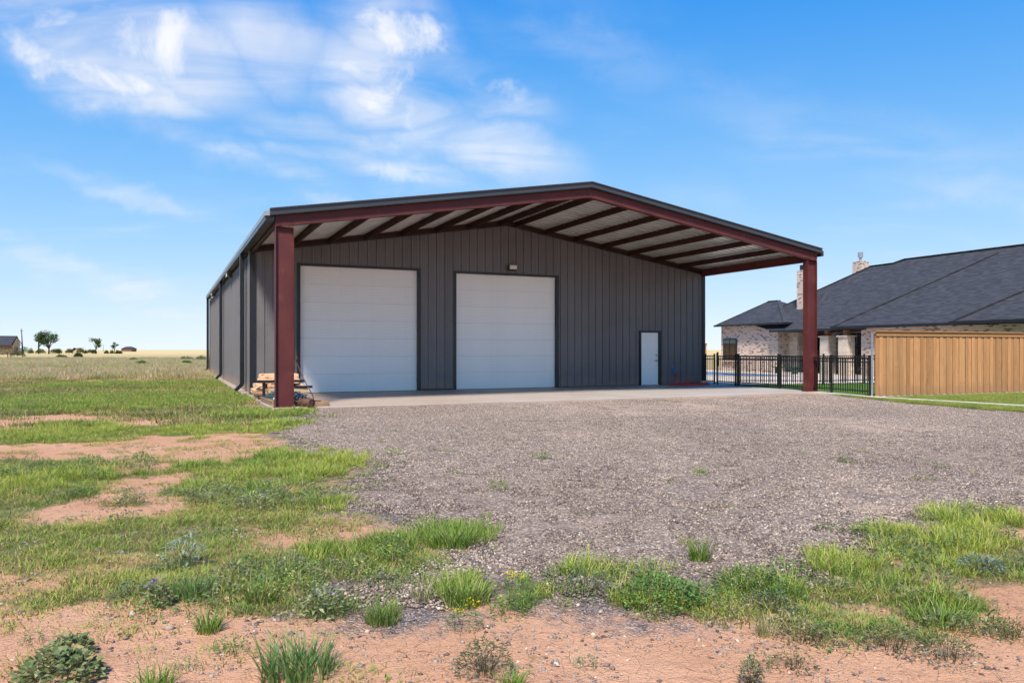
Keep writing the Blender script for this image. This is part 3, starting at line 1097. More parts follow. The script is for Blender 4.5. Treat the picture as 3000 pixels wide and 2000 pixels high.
# bolted plates: rafter to column, and at the ridge
bolt_m = MB().tube([(0, 0, 0), (0, -0.022, 0)], 0.013, 6).mesh('bolt')
for uc, zc, w_ in ((0.22, 4.52, 0.30), (W - 0.21, 4.52, 0.30), (W / 2, 5.98, 0.20)):
    pl_ = part('splice_plate', MB().box(uc - w_ / 2, uc + w_ / 2, -0.0205, -0.0125, zc - 0.085 + (0.02 if w_ < 0.25 else 0.0), zc + 0.085), M['red'], shop)
    for a in (-1, 1):
        for b in (-1, 1):
            bo = link('bolt', bolt_m, M['redp'], pl_)
            bo.location = (uc + a * w_ * 0.36, -0.0207, zc + b * 0.052)

# downspouts on the field side
for yy in (C + 1.25, 18.45, C + B - 0.28):
    mb = MB()
    mb.box(-0.235, -0.10, yy - 0.09, yy + 0.09, 0.28, 4.56)
    mb.hexa([(-0.235, yy - 0.09, 0.28), (-0.10, yy - 0.09, 0.28), (-0.10, yy + 0.09, 0.28), (-0.235, yy + 0.09, 0.28)][::1] and
            [(-0.42, yy - 0.085, 0.10), (-0.33, yy - 0.085, 0.04), (-0.33, yy + 0.085, 0.04), (-0.42, yy + 0.085, 0.10),
             (-0.235, yy - 0.085, 0.30), (-0.10, yy - 0.085, 0.26), (-0.10, yy + 0.085, 0.26), (-0.235, yy + 0.085, 0.30)])
    part('downspout', mb, M['trim'], shop)

# overhead doors: seven sections each
for (u0, u1, zt) in (D1, D2):
    d = bpy.data.objects.new('overhead_door', None)
    COL.objects.link(d)
    d.parent = shop
    n = 7
    h_ = (zt - 0.02) / n
    sec = None
    for k in range(n):
        mb = MB().box(u0 + 0.05, u1 - 0.05, C + 0.10, C + 0.145, 0.0, h_ - 0.004)
        o_ = part('door_section', mb, M['door'], d, bevel=0.0015)
        o_.location = (0, 0, 0.012 + k * h_)
    part('weather_strip', MB().box(u0 + 0.05, u1 - 0.05, C + 0.098, C + 0.15, 0.002, 0.011), M['blackp'], d)
    part('door_shadow_gap', MB().box(u0 + 0.04, u1 - 0.04, C + 0.15, C + 0.19, 0.01, zt), M['interior'], d)
    part('jamb', MB().box(u0 - 0.055, u0 + 0.045, C - 0.045, C + 0.16, 0.003, zt + 0.05), M['trim'], d)
    part('jamb', MB().box(u1 - 0.045, u1 + 0.055, C - 0.045, C + 0.16, 0.003, zt + 0.05), M['trim'], d)
    part('head_trim', MB().box(u0 + 0.046, u1 - 0.046, C - 0.043, C + 0.16, zt - 0.03, zt + 0.045), M['trim'], d)

d = bpy.data.objects.new('entry_door', None)
COL.objects.link(d)
d.parent = shop
part('door_leaf', MB().box(PD[0] + 0.04, PD[1] - 0.04, C + 0.03, C + 0.075, 0.025, PD[2] - 0.04), M['door'], d, bevel=0.003)
part('threshold', MB().box(PD[0] + 0.03, PD[1] - 0.03, C - 0.05, C + 0.09, 0.002, 0.024), M['chrome'], d)
part('jamb', MB().box(PD[0] - 0.05, PD[0] + 0.035, C - 0.045, C + 0.12, 0.003, PD[2] + 0.035), M['trim'], d)
part('jamb', MB().box(PD[1] - 0.035, PD[1] + 0.05, C - 0.045, C + 0.12, 0.003, PD[2] + 0.035), M['trim'], d)
part('head_trim', MB().box(PD[0] + 0.036, PD[1] - 0.036, C - 0.043, C + 0.12, PD[2] - 0.035, PD[2] + 0.03), M['trim'], d)
ux = PD[1] - 0.13
part('door_handle', MB().tube([(ux, C + 0.03, 0.98), (ux, C - 0.03, 0.98)], 0.032, 10).tube([(ux + 0.01, C - 0.028, 0.98), (ux - 0.13, C - 0.035, 0.975)], 0.012, 8), M['chrome'], d, True)
part('deadbolt', MB().tube([(ux, C + 0.03, 1.20), (ux, C + 0.0, 1.20)], 0.034, 12), M['chrome'], d, True)


def wall_light(name, loc, rz, label):
    r = empty(name, loc, rz)
    tag(r, label, 'wall light', 'wall lights on the workshop')
    part('housing', MB().hexa([(-0.16, -0.20, -0.03), (0.16, -0.20, -0.03), (0.16, 0.0, -0.13), (-0.16, 0.0, -0.13), (-0.16, -0.20, 0.05), (0.16, -0.20, 0.05), (0.16, 0.0, 0.08), (-0.16, 0.0, 0.08)]), M['fixture'], r, bevel=0.01)
    part('lens', MB().hexa([(-0.14, -0.225, -0.075), (0.14, -0.225, -0.075), (0.14, -0.203, -0.085), (-0.14, -0.203, -0.085), (-0.14, -0.225, 0.06), (0.14, -0.225, 0.06), (0.14, -0.203, 0.07), (-0.14, -0.203, 0.07)]), M['lens'], r, bevel=0.01)
    return r


wall_light('wall_light', wp(8.99, C - 0.032, 4.40), TH, 'small wall light above the right-hand overhead door')
wall_light('wall_light', wp(-0.032, 13.51, 4.42), TH - math.pi / 2, 'wall light high on the field-side wall, nearer the canopy')
wall_light('wall_light', wp(-0.032, 25.41, 4.42), TH - math.pi / 2, 'wall light high on the field-side wall, nearest the far corner')

# ------------------------------------------------------------------ red hose by the entry door
hose = empty('garden_hose', wp(16.15, C - 0.25, 0), TH)
tag(hose, 'red hose coiled on the concrete with a blue handle hung on the wall', 'hose')
pts = []
r_ = random.Random(3)
for i in range(150):
    a = i / 150 * 2 * math.pi * 6.2
    ra = 0.40 + 0.20 * math.sin(i * 0.11) + r_.uniform(-0.02, 0.02)
    pts.append((0.70 + ra * 1.25 * math.cos(a), -0.22 + ra * 0.55 * math.sin(a), 0.016 + 0.012 * (i // 30) + 0.006 * math.sin(i)))
part('coil', MB().tube(pts, 0.021, 6), M['hose'], hose, True)
drop = [(0.04, 0.17, 0.47), (0.10, 0.12, 0.38), (0.07, 0.05, 0.27), (-0.05, -0.02, 0.14), (-0.28, -0.10, 0.035), (-0.52, -0.16, 0.018), (-0.25, -0.28, 0.017), (0.25, -0.40, 0.017)]
part('hose_drop', MB().tube(drop, 0.020, 6), M['hose'], hose, True)
lp = [(-0.02 + 0.055 * math.cos(t) + 0.06 * math.sin(t) * -0.6, 0.19 - 0.03 * math.sin(t * 2), 0.60 + 0.125 * math.sin(t)) for t in [k * 2 * math.pi / 18 for k in range(19)]]
part('handle_loop', MB().tube(lp, 0.016, 6).tube([(-0.06, 0.2, 0.72), (0.035, 0.17, 0.47)], 0.02, 6), M['bluep'], hose, True)
part('hook', MB().tube([(-0.075, 0.24, 0.73), (-0.075, 0.16, 0.73), (-0.075, 0.15, 0.76)], 0.008, 6), M['chrome'], hose, True)
mat_ = part('rubber_mat', MB().tube([(0, 0, 0.0), (0, 0, 0.05), (0, 0, 0.09)], [0.30, 0.32, 0.24], 16), M['blackp'], None, True)
mat_.location = wp(17.02, C - 0.34, 0.0)
mat_.scale = (1.0, 0.5, 1.0)
mat_.rotation_euler = (0, 0, TH)
tag(mat_, 'low black rubber tub lying behind the red hose coil', 'tub')
blk = part('concrete_block', MB().box(-0.15, 0.15, -0.10, 0.10, 0, 0.15), M['block'], None, bevel=0.02)
blk.location = wp(17.55, C - 0.22, 0.0)
blk.rotation_euler = (0, 0, TH + 0.06)
tag(blk, 'pale concrete block at the foot of the right wall corner', 'block')

# ------------------------------------------------------------------ goods piled beside the front left column
def pallet(u, v, rz, label, w_=1.1, d_=1.0, boards=7, h0=0.0):
    r = empty('wooden_pallet', wp(u, v, h0), TH + rz)
    tag(r, label, 'pallet', 'wooden pallets under the canopy')
    for k in range(3):
        x = (-w_ / 2 + 0.05) + k * (w_ - 0.10) / 2
        part('stringer', MB().box(x - 0.02, x + 0.02, -d_ / 2, d_ / 2, 0.018, 0.108), M['pallet'], r)
    for k in range(boards):
        yy = -d_ / 2 + 0.045 + k * (d_ - 0.09) / (boards - 1)
        part('deck_board', MB().box(-w_ / 2, w_ / 2, yy - 0.045, yy + 0.045, 0.109, 0.127), M['pallet'], r, bevel=0.003)
    for k in (0, boards // 2, boards - 1):
        yy = -d_ / 2 + 0.045 + k * (d_ - 0.09) / (boards - 1)
        part('bottom_board', MB().box(-w_ / 2, w_ / 2, yy - 0.045, yy + 0.045, 0.001, 0.017), M['pallet'], r)
    return r


pallet(0.47, 1.62, 0.04, 'weathered wooden pallet carrying the bundle of green steel posts', 1.08, 1.9, 9)
pallet(0.60, 4.30, -0.05, 'weathered wooden pallet under the pile of tan blocks', 1.35, 1.5, 8)

# tan blocks in rough courses, each its own piece
blocks = []
r_ = random.Random(21)
rows = [(0.128, 5, 3), (0.275, 5, 3), (0.42, 4, 3), (0.56, 4, 2)]
bm_cache = []
for k in range(6):
    mb = MB()
    n1 = 3
    L_, D_, H_ = 0.30 + 0.05 * (k % 3), 0.20, 0.135
    vs_ = []
    for zz in (0, H_ / 2, H_):
        for (sx, sy) in ((-1, -1), (0, -1), (1, -1), (1, 0), (1, 1), (0, 1), (-1, 1), (-1, 0)):
            j = 0.02
            vs_.append((sx * L_ / 2 + r_.uniform(-j, j), sy * D_ / 2 + r_.uniform(-j, j), zz + (r_.uniform(-0.012, 0.012) if 0 < zz < H_ else 0)))
    vs_ += [(0, 0, 0), (0, 0, H_ + 0.012)]
    fs_ = []
    for a in range(2):
        for b in range(8):
            b2 = (b + 1) % 8
            fs_.append((a * 8 + b, a * 8 + b2, a * 8 + 8 + b2, a * 8 + 8 + b))
    for b in range(8):
        fs_.append((24, (b + 1) % 8, b))
        fs_.append((25, 16 + b, 16 + (b + 1) % 8))
    bm_cache.append(mb.add(vs_, fs_).mesh('tan_block'))
for crs, (z0, nu, nv) in zip(('bottom course', 'second course', 'middle course', 'loose top course'), rows):
    for i in range(nu):
        for j in range(nv):
            if z0 > 0.5 and r_.random() < 0.35:
                continue
            o_ = link('tan_block', bm_cache[r_.randrange(6)], M['tan'])
            uu = 0.60 + (i - (nu - 1) / 2) * 0.275 + r_.uniform(-0.03, 0.03)
            vv = 4.25 + (j - (nv - 1) / 2) * 0.36 + r_.uniform(-0.04, 0.04)
            o_.location = wp(uu, vv, z0)
            o_.rotation_euler = (r_.uniform(-0.03, 0.03), r_.uniform(-0.03, 0.03), TH + math.pi / 2 * (r_.random() < 0.7) + r_.uniform(-0.16, 0.16))
            m = o_.modifiers.new('bevel', 'BEVEL')
            m.width = 0.014
            m.segments = 2
            tag(o_, 'rough tan block in the ' + crs + ' of the pile behind the front left column', 'block', 'tan blocks piled on a pallet')

# bundle of steel fence posts, white tips to the front
tp = MB()
tp.box(-0.018, 0.018, -0.85, 0.62, -0.003, 0.003)
tp.box(-0.003, 0.003, -0.85, 0.62, 0.0031, 0.032)
tpm = tp.mesh('post_body')
tpt = MB().box(-0.020, 0.020, -0.96, -0.851, -0.005, 0.005).box(-0.005, 0.005, -0.96, -0.851, 0.0051, 0.034).mesh('white_tip')
r_ = random.Random(5)
k = 0
for layer in range(4):
    n = 13 - 2 * layer
    for i in range(n):
        o_ = empty('steel_fence_post', wp(0.44 + (i - (n - 1) / 2) * 0.076 + r_.uniform(-0.02, 0.02), 1.72 + r_.uniform(-0.07, 0.07), 0.135 + layer * 0.046), TH + r_.uniform(-0.05, 0.05) + 0.05)
        o_.rotation_euler.x = -0.035 + r_.uniform(-0.012, 0.012)
        o_.rotation_euler.y = r_.uniform(-0.6, 0.6)
        tag(o_, 'dark green steel fence post with white tip, lying in the bundle', 'fence post', 'steel fence posts bundled on a pallet')
        link('post_body', tpm, M['greenpost'], o_)
        link('white_tip', tpt, M['white'], o_)

for (u0, v0, z0, L_, rz, lab) in ((0.50, 3.35, 0.47, 1.5, 0.00, 'long black steel angle lying across the tan blocks'), (0.95, 3.30, 0.30, 1.0, -0.03, 'short black steel angle resting on pale lumber right of the column')):
    o_ = part('steel_angle', MB().box(-L_ / 2, L_ / 2, -0.05, 0.05, 0.0, 0.008).box(-L_ / 2, L_ / 2, 0.042, 0.05, 0.0081, 0.07), M['steel'])
    o_.location = wp(u0, v0, z0)
    o_.rotation_euler = (0, 0, TH + rz)
    tag(o_, lab, 'steel angle')
for k, zz in enumerate((0.0, 0.152)):
    o_ = part('lumber_beam', MB().box(-0.55, 0.55, -0.07, 0.07, 0, 0.146), M['lumber'], None, bevel=0.006)
    o_.location = wp(0.76, 3.32, zz)
    o_.rotation_euler = (0, 0, TH + 0.03 * k)
    tag(o_, ('lower' if k == 0 else 'upper') + ' pale lumber beam of two under the short steel angle', 'beam', 'lumber beams')
# light stand under the long angle
st = empty('steel_stand', wp(0.10, 3.38, 0.0), TH)
tag(st, 'small black steel stand holding up the long steel angle', 'stand')
part('upright', MB().box(-0.04, 0.04, -0.03, 0.03, 0.02, 0.465), M['steel'], st)
part('foot', MB().box(-0.16, 0.16, -0.05, 0.05, 0.001, 0.019), M['steel'], st)

# rusty hand roller
rl = empty('lawn_roller', wp(0.68, -0.26, 0.0), TH)
tag(rl, 'small rusty steel drum roller with a long thin handle leaning on the column', 'roller')
dr = part('drum', MB().tube([(-0.08, 0.26, 0.108), (0.14, -0.08, 0.108)], 0.105, 24), M['rust'], rl, True)
for p_ in dr.data.polygons:
    p_.use_smooth = len(p_.vertices) < 8
part('axle', MB().tube([(-0.11, 0.31, 0.108), (0.17, -0.12, 0.108)], 0.018, 8), M['steel'], rl, True)
part('handle', MB().tube([(0.18, -0.13, 0.13), (0.15, -0.12, 0.30), (-0.07, 0.04, 0.75), (-0.205, 0.14, 1.13), (-0.22, 0.14, 1.20), (-0.205, 0.12, 1.24), (-0.185, 0.11, 1.20), (-0.20, 0.13, 1.12)], 0.012, 8).tube([(-0.12, 0.33, 0.128), (-0.10, 0.28, 0.32), (0.10, 0.02, 0.36), (0.155, -0.10, 0.32)], 0.011, 8), M['rust'], rl, True)
# short timber lying on the slab
tm = empty('timber_offcut', wp(1.02, 0.12, 0.0), TH - 0.10)
tag(tm, 'weathered split timber lying flat on the slab right of the roller', 'timber')
part('beam', MB().hexa([(-0.42, -0.09, 0.0), (0.30, -0.09, 0.0), (0.32, 0.10, 0.0), (-0.42, 0.12, 0.0), (-0.42, -0.08, 0.10), (0.30, -0.085, 0.115), (0.31, 0.08, 0.12), (-0.40, 0.10, 0.16)]), M['pallet'], tm, bevel=0.008)
part('splinter_board', MB().hexa([(-0.40, -0.02, 0.150), (0.1, 0.0, 0.128), (0.1, 0.09, 0.130), (-0.40, 0.11, 0.166), (-0.40, -0.02, 0.175), (0.1, 0.0, 0.15), (0.1, 0.09, 0.152), (-0.40, 0.11, 0.19)]), M['pallet'], tm)

# ------------------------------------------------------------------ mow strip, lawns, pool yard
def strip(name, pts, width, z0, z1, mat):
    mb = MB()
    P_ = [Vector((x, y, 0)) for x, y in pts]
    L_, R_ = [], []
    for i, p in enumerate(P_):
        d_ = (P_[min(i + 1, len(P_) - 1)] - P_[max(i - 1, 0)]).normalized()
        n_ = Vector((-d_.y, d_.x, 0)) * width / 2
        L_.append(p + n_)
        R_.append(p - n_)
    for i in range(len(P_) - 1):
        mb.hexa([(R_[i].x, R_[i].y, z0), (R_[i + 1].x, R_[i + 1].y, z0), (L_[i + 1].x, L_[i + 1].y, z0), (L_[i].x, L_[i].y, z0),
                 (R_[i].x, R_[i].y, z1), (R_[i + 1].x, R_[i + 1].y, z1), (L_[i + 1].x, L_[i + 1].y, z1), (L_[i].x, L_[i].y, z1)])
    o_ = part(name, mb, mat)
    return o_


M['curb'] = plain('pale_concrete_strip', (0.55, 0.52, 0.47), 0.85, 0, 0.2, 0.1, 3)
curb = strip('mow_strip', [(10.15, 25.6), (10.55, 24.6), (10.86, 23.2), (10.98, 22.75), (11.25, 22.3), (12.95, 19.5), (15.2, 15.8), (18, 12)], 0.26, -0.2, 0.005, M['curb'])
tag(curb, kind='structure')


def sheet(name, pts, z, mat):
    o_ = part(name, MB().add([(x, y, z) for x, y in pts], [tuple(range(len(pts)))]), mat)
    tag(o_, kind='structure')
    return o_


LAWN1 = [(11.1, 22.9), (11.35, 22.5), (13.05, 19.7), (15.3, 16.0), (18.2, 12), (24, 20), (17.4, 25.5), (11.15, 23.1)]
LAWN2 = [(10.3, 24.3), (10.75, 22.75), (11.05, 22.2), (12.75, 19.4), (15.0, 15.7), (17.8, 11.9), (16.8, 11.6), (13.6, 15.6), (11.55, 18.4), (10.75, 20.9)]
M['turf2'] = plain('dry_lawn', (0.19, 0.21, 0.05), 0.9, 0, 0.1, 0.35, 2, 0.01, 80)
sheet('lawn', LAWN1, -0.028, M['turf2'])
sheet('lawn', LAWN2, -0.030, M['turf2'])
tl = [wp(W + 0.25, 5.4), wp(W + 0.22, -2.6), wp(W + 0.6, -2.9), wp(33, -2.9), wp(33, 4.1), wp(19.3, 4.9)]
sheet('pool_lawn', [(p.x, p.y) for p in tl], -0.024, M['turf'])
dk = [wp(W + 0.05, C + 0.3), wp(18.2, 5.4), wp(19.3, 4.95), wp(33, 4.1), wp(33, 26), wp(W + 0.05, 26)]
deck = sheet('pool_deck', [(p.x, p.y) for p in dk], -0.012, M['white_deck'])
pool = empty('swimming_pool', wp(26.5, 16.5), TH)
tag(pool, 'blue swimming pool behind the black fence', 'pool')
ring = [(1.75 * math.copysign(abs(math.cos(t)) ** 0.5, math.cos(t)), 5.6 * math.copysign(abs(math.sin(t)) ** 0.5, math.sin(t))) for t in [k * 2 * math.pi / 40 for k in range(40)]]
part('water', MB().add([(x, y, 0.004) for x, y in ring], [tuple(range(40))]), M['water'], pool)
cop = MB()
for k in range(40):
    (x0, y0), (x1, y1) = ring[k], ring[(k + 1) % 40]
    s = 1.12
    cop.hexa([(x0, y0, -0.01), (x1, y1, -0.01), (x1 * s, y1 * 1.04, -0.01), (x0 * s, y0 * 1.04, -0.01), (x0, y0, 0.045), (x1, y1, 0.045), (x1 * s, y1 * 1.04, 0.045), (x0 * s, y0 * 1.04, 0.045)])
part('coping', cop, M['white_deck'], pool)

# ------------------------------------------------------------------ black picket fences
pk_mesh = MB().box(-0.010, 0.010, -0.010, 0.010, 0.06, 1.17).mesh('picket')
post_mesh = MB().box(-0.031, 0.031, -0.031, 0.031, 0.0, 1.22).box(-0.037, 0.037, -0.037, 0.037, 1.2205, 1.245).mesh('post')


def iron_fence(name, pts, label, cat='fence', big=(), ends=True):
    root = empty(name, (pts[0][0], pts[0][1], 0))
    tag(root, label, cat)
    b0 = Vector((pts[0][0], pts[0][1], 0))
    for i, (x, y) in enumerate(pts):
        p_ = link('post', post_mesh, M['blackiron'], root)
        p_.location = Vector((x, y, 0)) - b0
        if i in big:
            p_.scale = (1.45, 1.45, 1.0)
    for (a, b) in zip(pts, pts[1:]):
        A_, B_ = Vector((*a, 0)) - b0, Vector((*b, 0)) - b0
        d_ = B_ - A_
        ang = math.atan2(d_.y, d_.x)
        for zz in (0.14, 1.03, 1.155):
            part('rail', MB().bar(A_ + Vector((0, 0, zz)), B_ + Vector((0, 0, zz)), 0.026, 0.034), M['blackiron'], root)
        n = max(2, int(d_.length / 0.112))
        for k in range(1, n):
            q = link('picket', pk_mesh, M['blackiron'], root)
            q.location = A_ + d_ * (k / n)
            q.rotation_euler = (0, 0, ang)
    return root


gate = iron_fence('iron_gate', [(8.36, 31.10), (8.80, 30.05)], 'narrow black iron gate with a latch beside the workshop corner', 'gate')
part('latch', MB().box(-0.035, 0.035, -0.075, -0.040, 0.75, 1.32), M['blackp'], gate)
iron_fence('iron_fence', [(8.03, 31.66), (8.29, 31.28)], 'short black iron fence panel between workshop wall and gate', 'fence')
iron_fence('iron_fence', [(8.86, 29.90), (9.72, 27.74), (10.5, 25.09), (10.93, 23.30)], 'near black iron picket fence from the gate to the cedar fence', 'fence', big=(0, 1))
iron_fence('iron_fence', [(9.35, 31.6), (11.0, 31.55), (12.78, 31.32), (14.89, 32.28), (16.6, 33.0)], 'far black iron picket fence in front of the brick house porch', 'fence')

# ------------------------------------------------------------------ cedar privacy fence
pm = MB().box(-0.0655, 0.0655, -0.009, 0.009, 0.02, 1.93).mesh('fence_picket')
def cedar(name, a, b, label, n, hgt=1.0):
    A_, B_ = Vector((*a, 0)), Vector((*b, 0))
    d_ = (B_ - A_).normalized()
    ang = math.atan2(d_.y, d_.x)
    root = empty(name, A_, ang)
    tag(root, label, 'fence')
    r_ = random.Random(int(a[0] * 100))
    x = 0.07
    L_ = n * 0.1405
    for k in range(n):
        q = link('fence_picket', pm, M['picket'], root)
        q.location = (x, -0.016 * (k % 2) + r_.uniform(-0.003, 0.003), r_.uniform(-0.008, 0.006))
        q.rotation_euler = (0, r_.uniform(-0.003, 0.003), 0)
        q.scale = (1, 1, hgt)
        x += 0.1405
    zt = 1.93 * hgt
    part('cap_board', MB().box(-0.06, L_ + 0.03, -0.085, 0.075, zt + 0.028, zt + 0.062), M['woodpost'], root)
    part('trim_board', MB().box(0.0, L_, -0.045, -0.026, zt - 0.10, zt + 0.027), M['picket'], root)
    part('backing_board', MB().box(0.0, L_, 0.0105, 0.019, 0.02, zt - 0.02), M['backing'], root)
    for zz in (0.3, 1.0, 1.7):
        part('rail', MB().box(0, L_, 0.0195, 0.058, zz * hgt - 0.045, zz * hgt + 0.045), M['woodpost'], root)
    for k in range(int(L_ / 2.4) + 1):
        part('post', MB().tube([(-0.03 + 2.4 * k, 0.095, -0.1), (-0.03 + 2.4 * k, 0.095, zt)], 0.032, 10), M['galv'], root)
    part('rot_board', MB().box(0.0, L_, -0.004, 0.012, -0.06, 0.015), M['curb'], root)
    return root


fA = (11.02, 23.16)
fd = Vector((6.1, 2.38)).normalized()
cedar('cedar_fence', fA, (fA[0] + fd.x * 9, fA[1] + fd.y * 9), 'tall stained cedar privacy fence on the right beyond the gravel', 64)
b0, b1 = wp(28.6, 23.6), wp(31.9, 23.6)
cedar('cedar_fence', (b0.x, b0.y), (b1.x, b1.y), 'distant cedar fence and gate between workshop and brick house', 23, 0.93)

# ------------------------------------------------------------------ brick house beyond the pool
house = empty('brick_house', O, TH)
tag(house, 'long pale brick house with charcoal hip roof behind the cedar fence', 'house')


def poly(name, pts_list, mat, parent, thick=0.0):
    mb = MB()
    for pts in pts_list:
        mb.add(pts, [tuple(range(len(pts)))])
    return part(name, mb, mat, parent)


part('wing_wall', MB().box(32.25, 40, 17.2, 22.54, -0.05, 3.06), M['brick'], house)
part('front_wall', MB().box(31.95, 35.6, -9, 10.66, -0.05, 2.62), M['brick'], house)
part('porch_wall', MB().box(35.6, 40, 10.4, 17.2, -0.05, 2.6), M['brick'], house)
part('rear_wall', MB().box(35.61, 43.2, -9, 10.4, -0.05, 2.6), M['brick'], house)
part('porch_ceiling', MB().box(31.75, 35.6, 10.3, 17.15, 2.50, 2.56), M['interior'], house)
part('porch_floor', MB().box(31.6, 35.6, 10.66, 17.2, -0.05, 0.03), M['white_deck'], house)
part('header_course', MB().box(31.92, 31.95, -9, 10.64, 2.40, 2.61), M['brick'], house)
# wing roof
E1, E2, R1, R2, E3 = (31.8, 22.6, 3.07), (31.8, 16.1, 3.07), (34.6, 20.5, 4.67), (34.6, 19.6, 4.67), (37.4, 16.1, 3.07)
wroof = poly('wing_roof', [[E1, E2, R2, R1], [E2, E3, R2], [E1, R1, R2, E3, (37.4, 22.6, 3.07)]], M['shingle'], house)
for a, b in ((E1, R1), (E2, R2), (R1, R2)):
    part('ridge_cap', MB().bar((a[0], a[1], a[2] + 0.01), (b[0], b[1], b[2] + 0.01), 0.24, 0.05), M['shingle'], wroof)
part('wing_soffit', MB().box(31.85, 37.4, 16.15, 22.55, 3.045, 3.06), M['gutter'], house)
part('gutter', MB().box(31.72, 31.80, 16.02, 22.7, 2.97, 3.09), M['gutter'], house)
part('gutter', MB().box(31.81, 34.0, 16.02, 16.10, 2.97, 3.09), M['gutter'], house)
# main roof
mr = poly('main_roof', [[(31.7, -9, 2.60), (37.73, -9, 6.80), (37.73, 12.5, 6.80), (31.7, 12.5, 2.60)], [(31.7, 12.5, 2.60), (37.73, 12.5, 6.80), (37.73, 13.3, 6.64), (37.73, 15.0, 6.62), (31.7, 17.25, 2.60)],
                        [(31.7, 17.25, 2.60), (37.73, 15.0, 6.62), (32.43, 20.3, 3.2)],
                        [(37.73, 15.0, 6.62), (43.6, 20.6, 2.9), (32.43, 20.3, 3.2)], [(37.73, 15, 6.62), (37.73, 13.3, 6.64), (37.73, 12.5, 6.8), (37.73, -9, 6.8), (43.8, -9, 2.6), (43.6, 20.6, 2.9)]], M['shingle'], house)
part('ridge_cap', MB().bar((37.73, -9, 6.82), (37.73, 12.5, 6.82), 0.26, 0.05).bar((37.73, 12.5, 6.82), (37.73, 13.3, 6.66), 0.26, 0.05).bar((37.73, 13.3, 6.66), (37.73, 15.0, 6.64), 0.26, 0.05).bar((37.73, 15, 6.64), (32.5, 20.25, 3.24), 0.26, 0.05), M['shingle'], mr)
part('gutter', MB().box(31.62, 31.72, 11.9, 17.3, 2.49, 2.615), M['gutter'], house)
ap = (37.15, 6.55, 6.47)
br = poly('front_roof', [[(31.5, -9, 2.70), ap[:1] + (-9, 6.47), ap, (31.5, 12.2, 2.70)], [(31.5, 12.2, 2.70), ap, (37.15, 6.9, 6.30), (31.75, 12.25, 2.5)]], M['shingle'], house)
part('ridge_cap', MB().bar((31.5, 12.2, 2.72), (ap[0], ap[1], ap[2] + 0.02), 0.20, 0.05), M['shingle'], br)
part('gutter', MB().box(31.40, 31.50, -9, 12.3, 2.56, 2.705), M['gutter'], house)
part('eave_soffit', MB().box(31.5, 31.95, -9, 12.2, 2.60, 2.64), M['gutter'], house)
nr = poly('near_roof', [[(31.1, -9, 2.74), (36.6, -9, 6.41), (36.6, -0.72, 6.41), (31.1, 4.78, 2.74)], [(31.1, 4.78, 2.74), (36.6, -0.72, 6.41), (36.6, -0.5, 6.2), (31.4, 4.85, 2.6)]], M['shingle'], house)
part('ridge_cap', MB().bar((31.1, 4.78, 2.76), (36.6, -0.72, 6.43), 0.20, 0.05), M['shingle'], nr)
part('gutter', MB().box(31.00, 31.10, -9, 4.9, 2.60, 2.745), M['gutter'], house)
# chimneys
c1 = part('chimney', MB().box(33.7, 34.25, 16.35, 17.1, 3.6, 6.38), M['brick'], house)
part('chimney_cap', MB().box(33.8, 34.15, 16.5, 16.95, 6.381, 6.72), M['steel'], c1)
c2 = part('chimney', MB().box(40.4, 41.05, 18.0, 18.78, 3.0, 7.42), M['brick'], house)
part('flue_pipe', MB().tube([(40.72, 18.4, 7.4), (40.72, 18.4, 7.70), (40.72, 18.4, 7.70), (40.72, 18.4, 8.05)], [0.09, 0.09, 0.17, 0.17], 12), M['galv'], c2)
part('roof_vent', MB().tube([(33.3, 1.1, 3.9), (33.3, 1.1, 4.55)], 0.06, 10).box(33.1, 33.5, 0.9, 1.3, 3.86, 3.98), M['galv'], house)
# fireplace of squared stone under the porch
fp = part('fireplace', MB().box(33.22, 34.6, 16.52, 17.19, 0.0, 2.49), M['mortar'], house)
bl_a = MB().box(-0.17, 0.17, -0.02, 0.02, 0.0, 0.265).mesh('stone_block')
r_ = random.Random(9)
for row in range(9):
    zz = 0.04 + row * 0.272
    for k in range(2):
        b_ = link('stone_block', bl_a, M['stoneblk'], fp)
        b_.location = (33.205 - r_.uniform(0, 0.008), 16.70 + k * 0.345 + (0.02 if row % 2 else 0), zz)
        b_.rotation_euler = (0, 0, math.pi / 2)
    for k in range(4):
        b_ = link('stone_block', bl_a, M['stoneblk'], fp)
        b_.location = (33.39 + k * 0.345 + (0.03 if row % 2 else 0), 16.505 - r_.uniform(0, 0.008), zz)
part('mantel', MB().box(33.5, 33.9, 16.30, 16.48, 1.20, 1.30), M['cap'], fp)
part('television', MB().box(34.9, 35.55, 16.95, 17.05, 1.35, 2.3), M['blackp'], house)
# porch doors
for k, (v0, v1) in enumerate(((11.2, 12.6), (12.7, 14.1), (14.2, 15.4))):
    pd = part('porch_door', MB().box(35.52, 35.598, v0, v1, 0.05, 2.42), M['trim'], house)
    part('pane', MB().box(35.505, 35.519, v0 + 0.08, v1 - 0.08, 0.15, 2.34), M['glass'], pd)
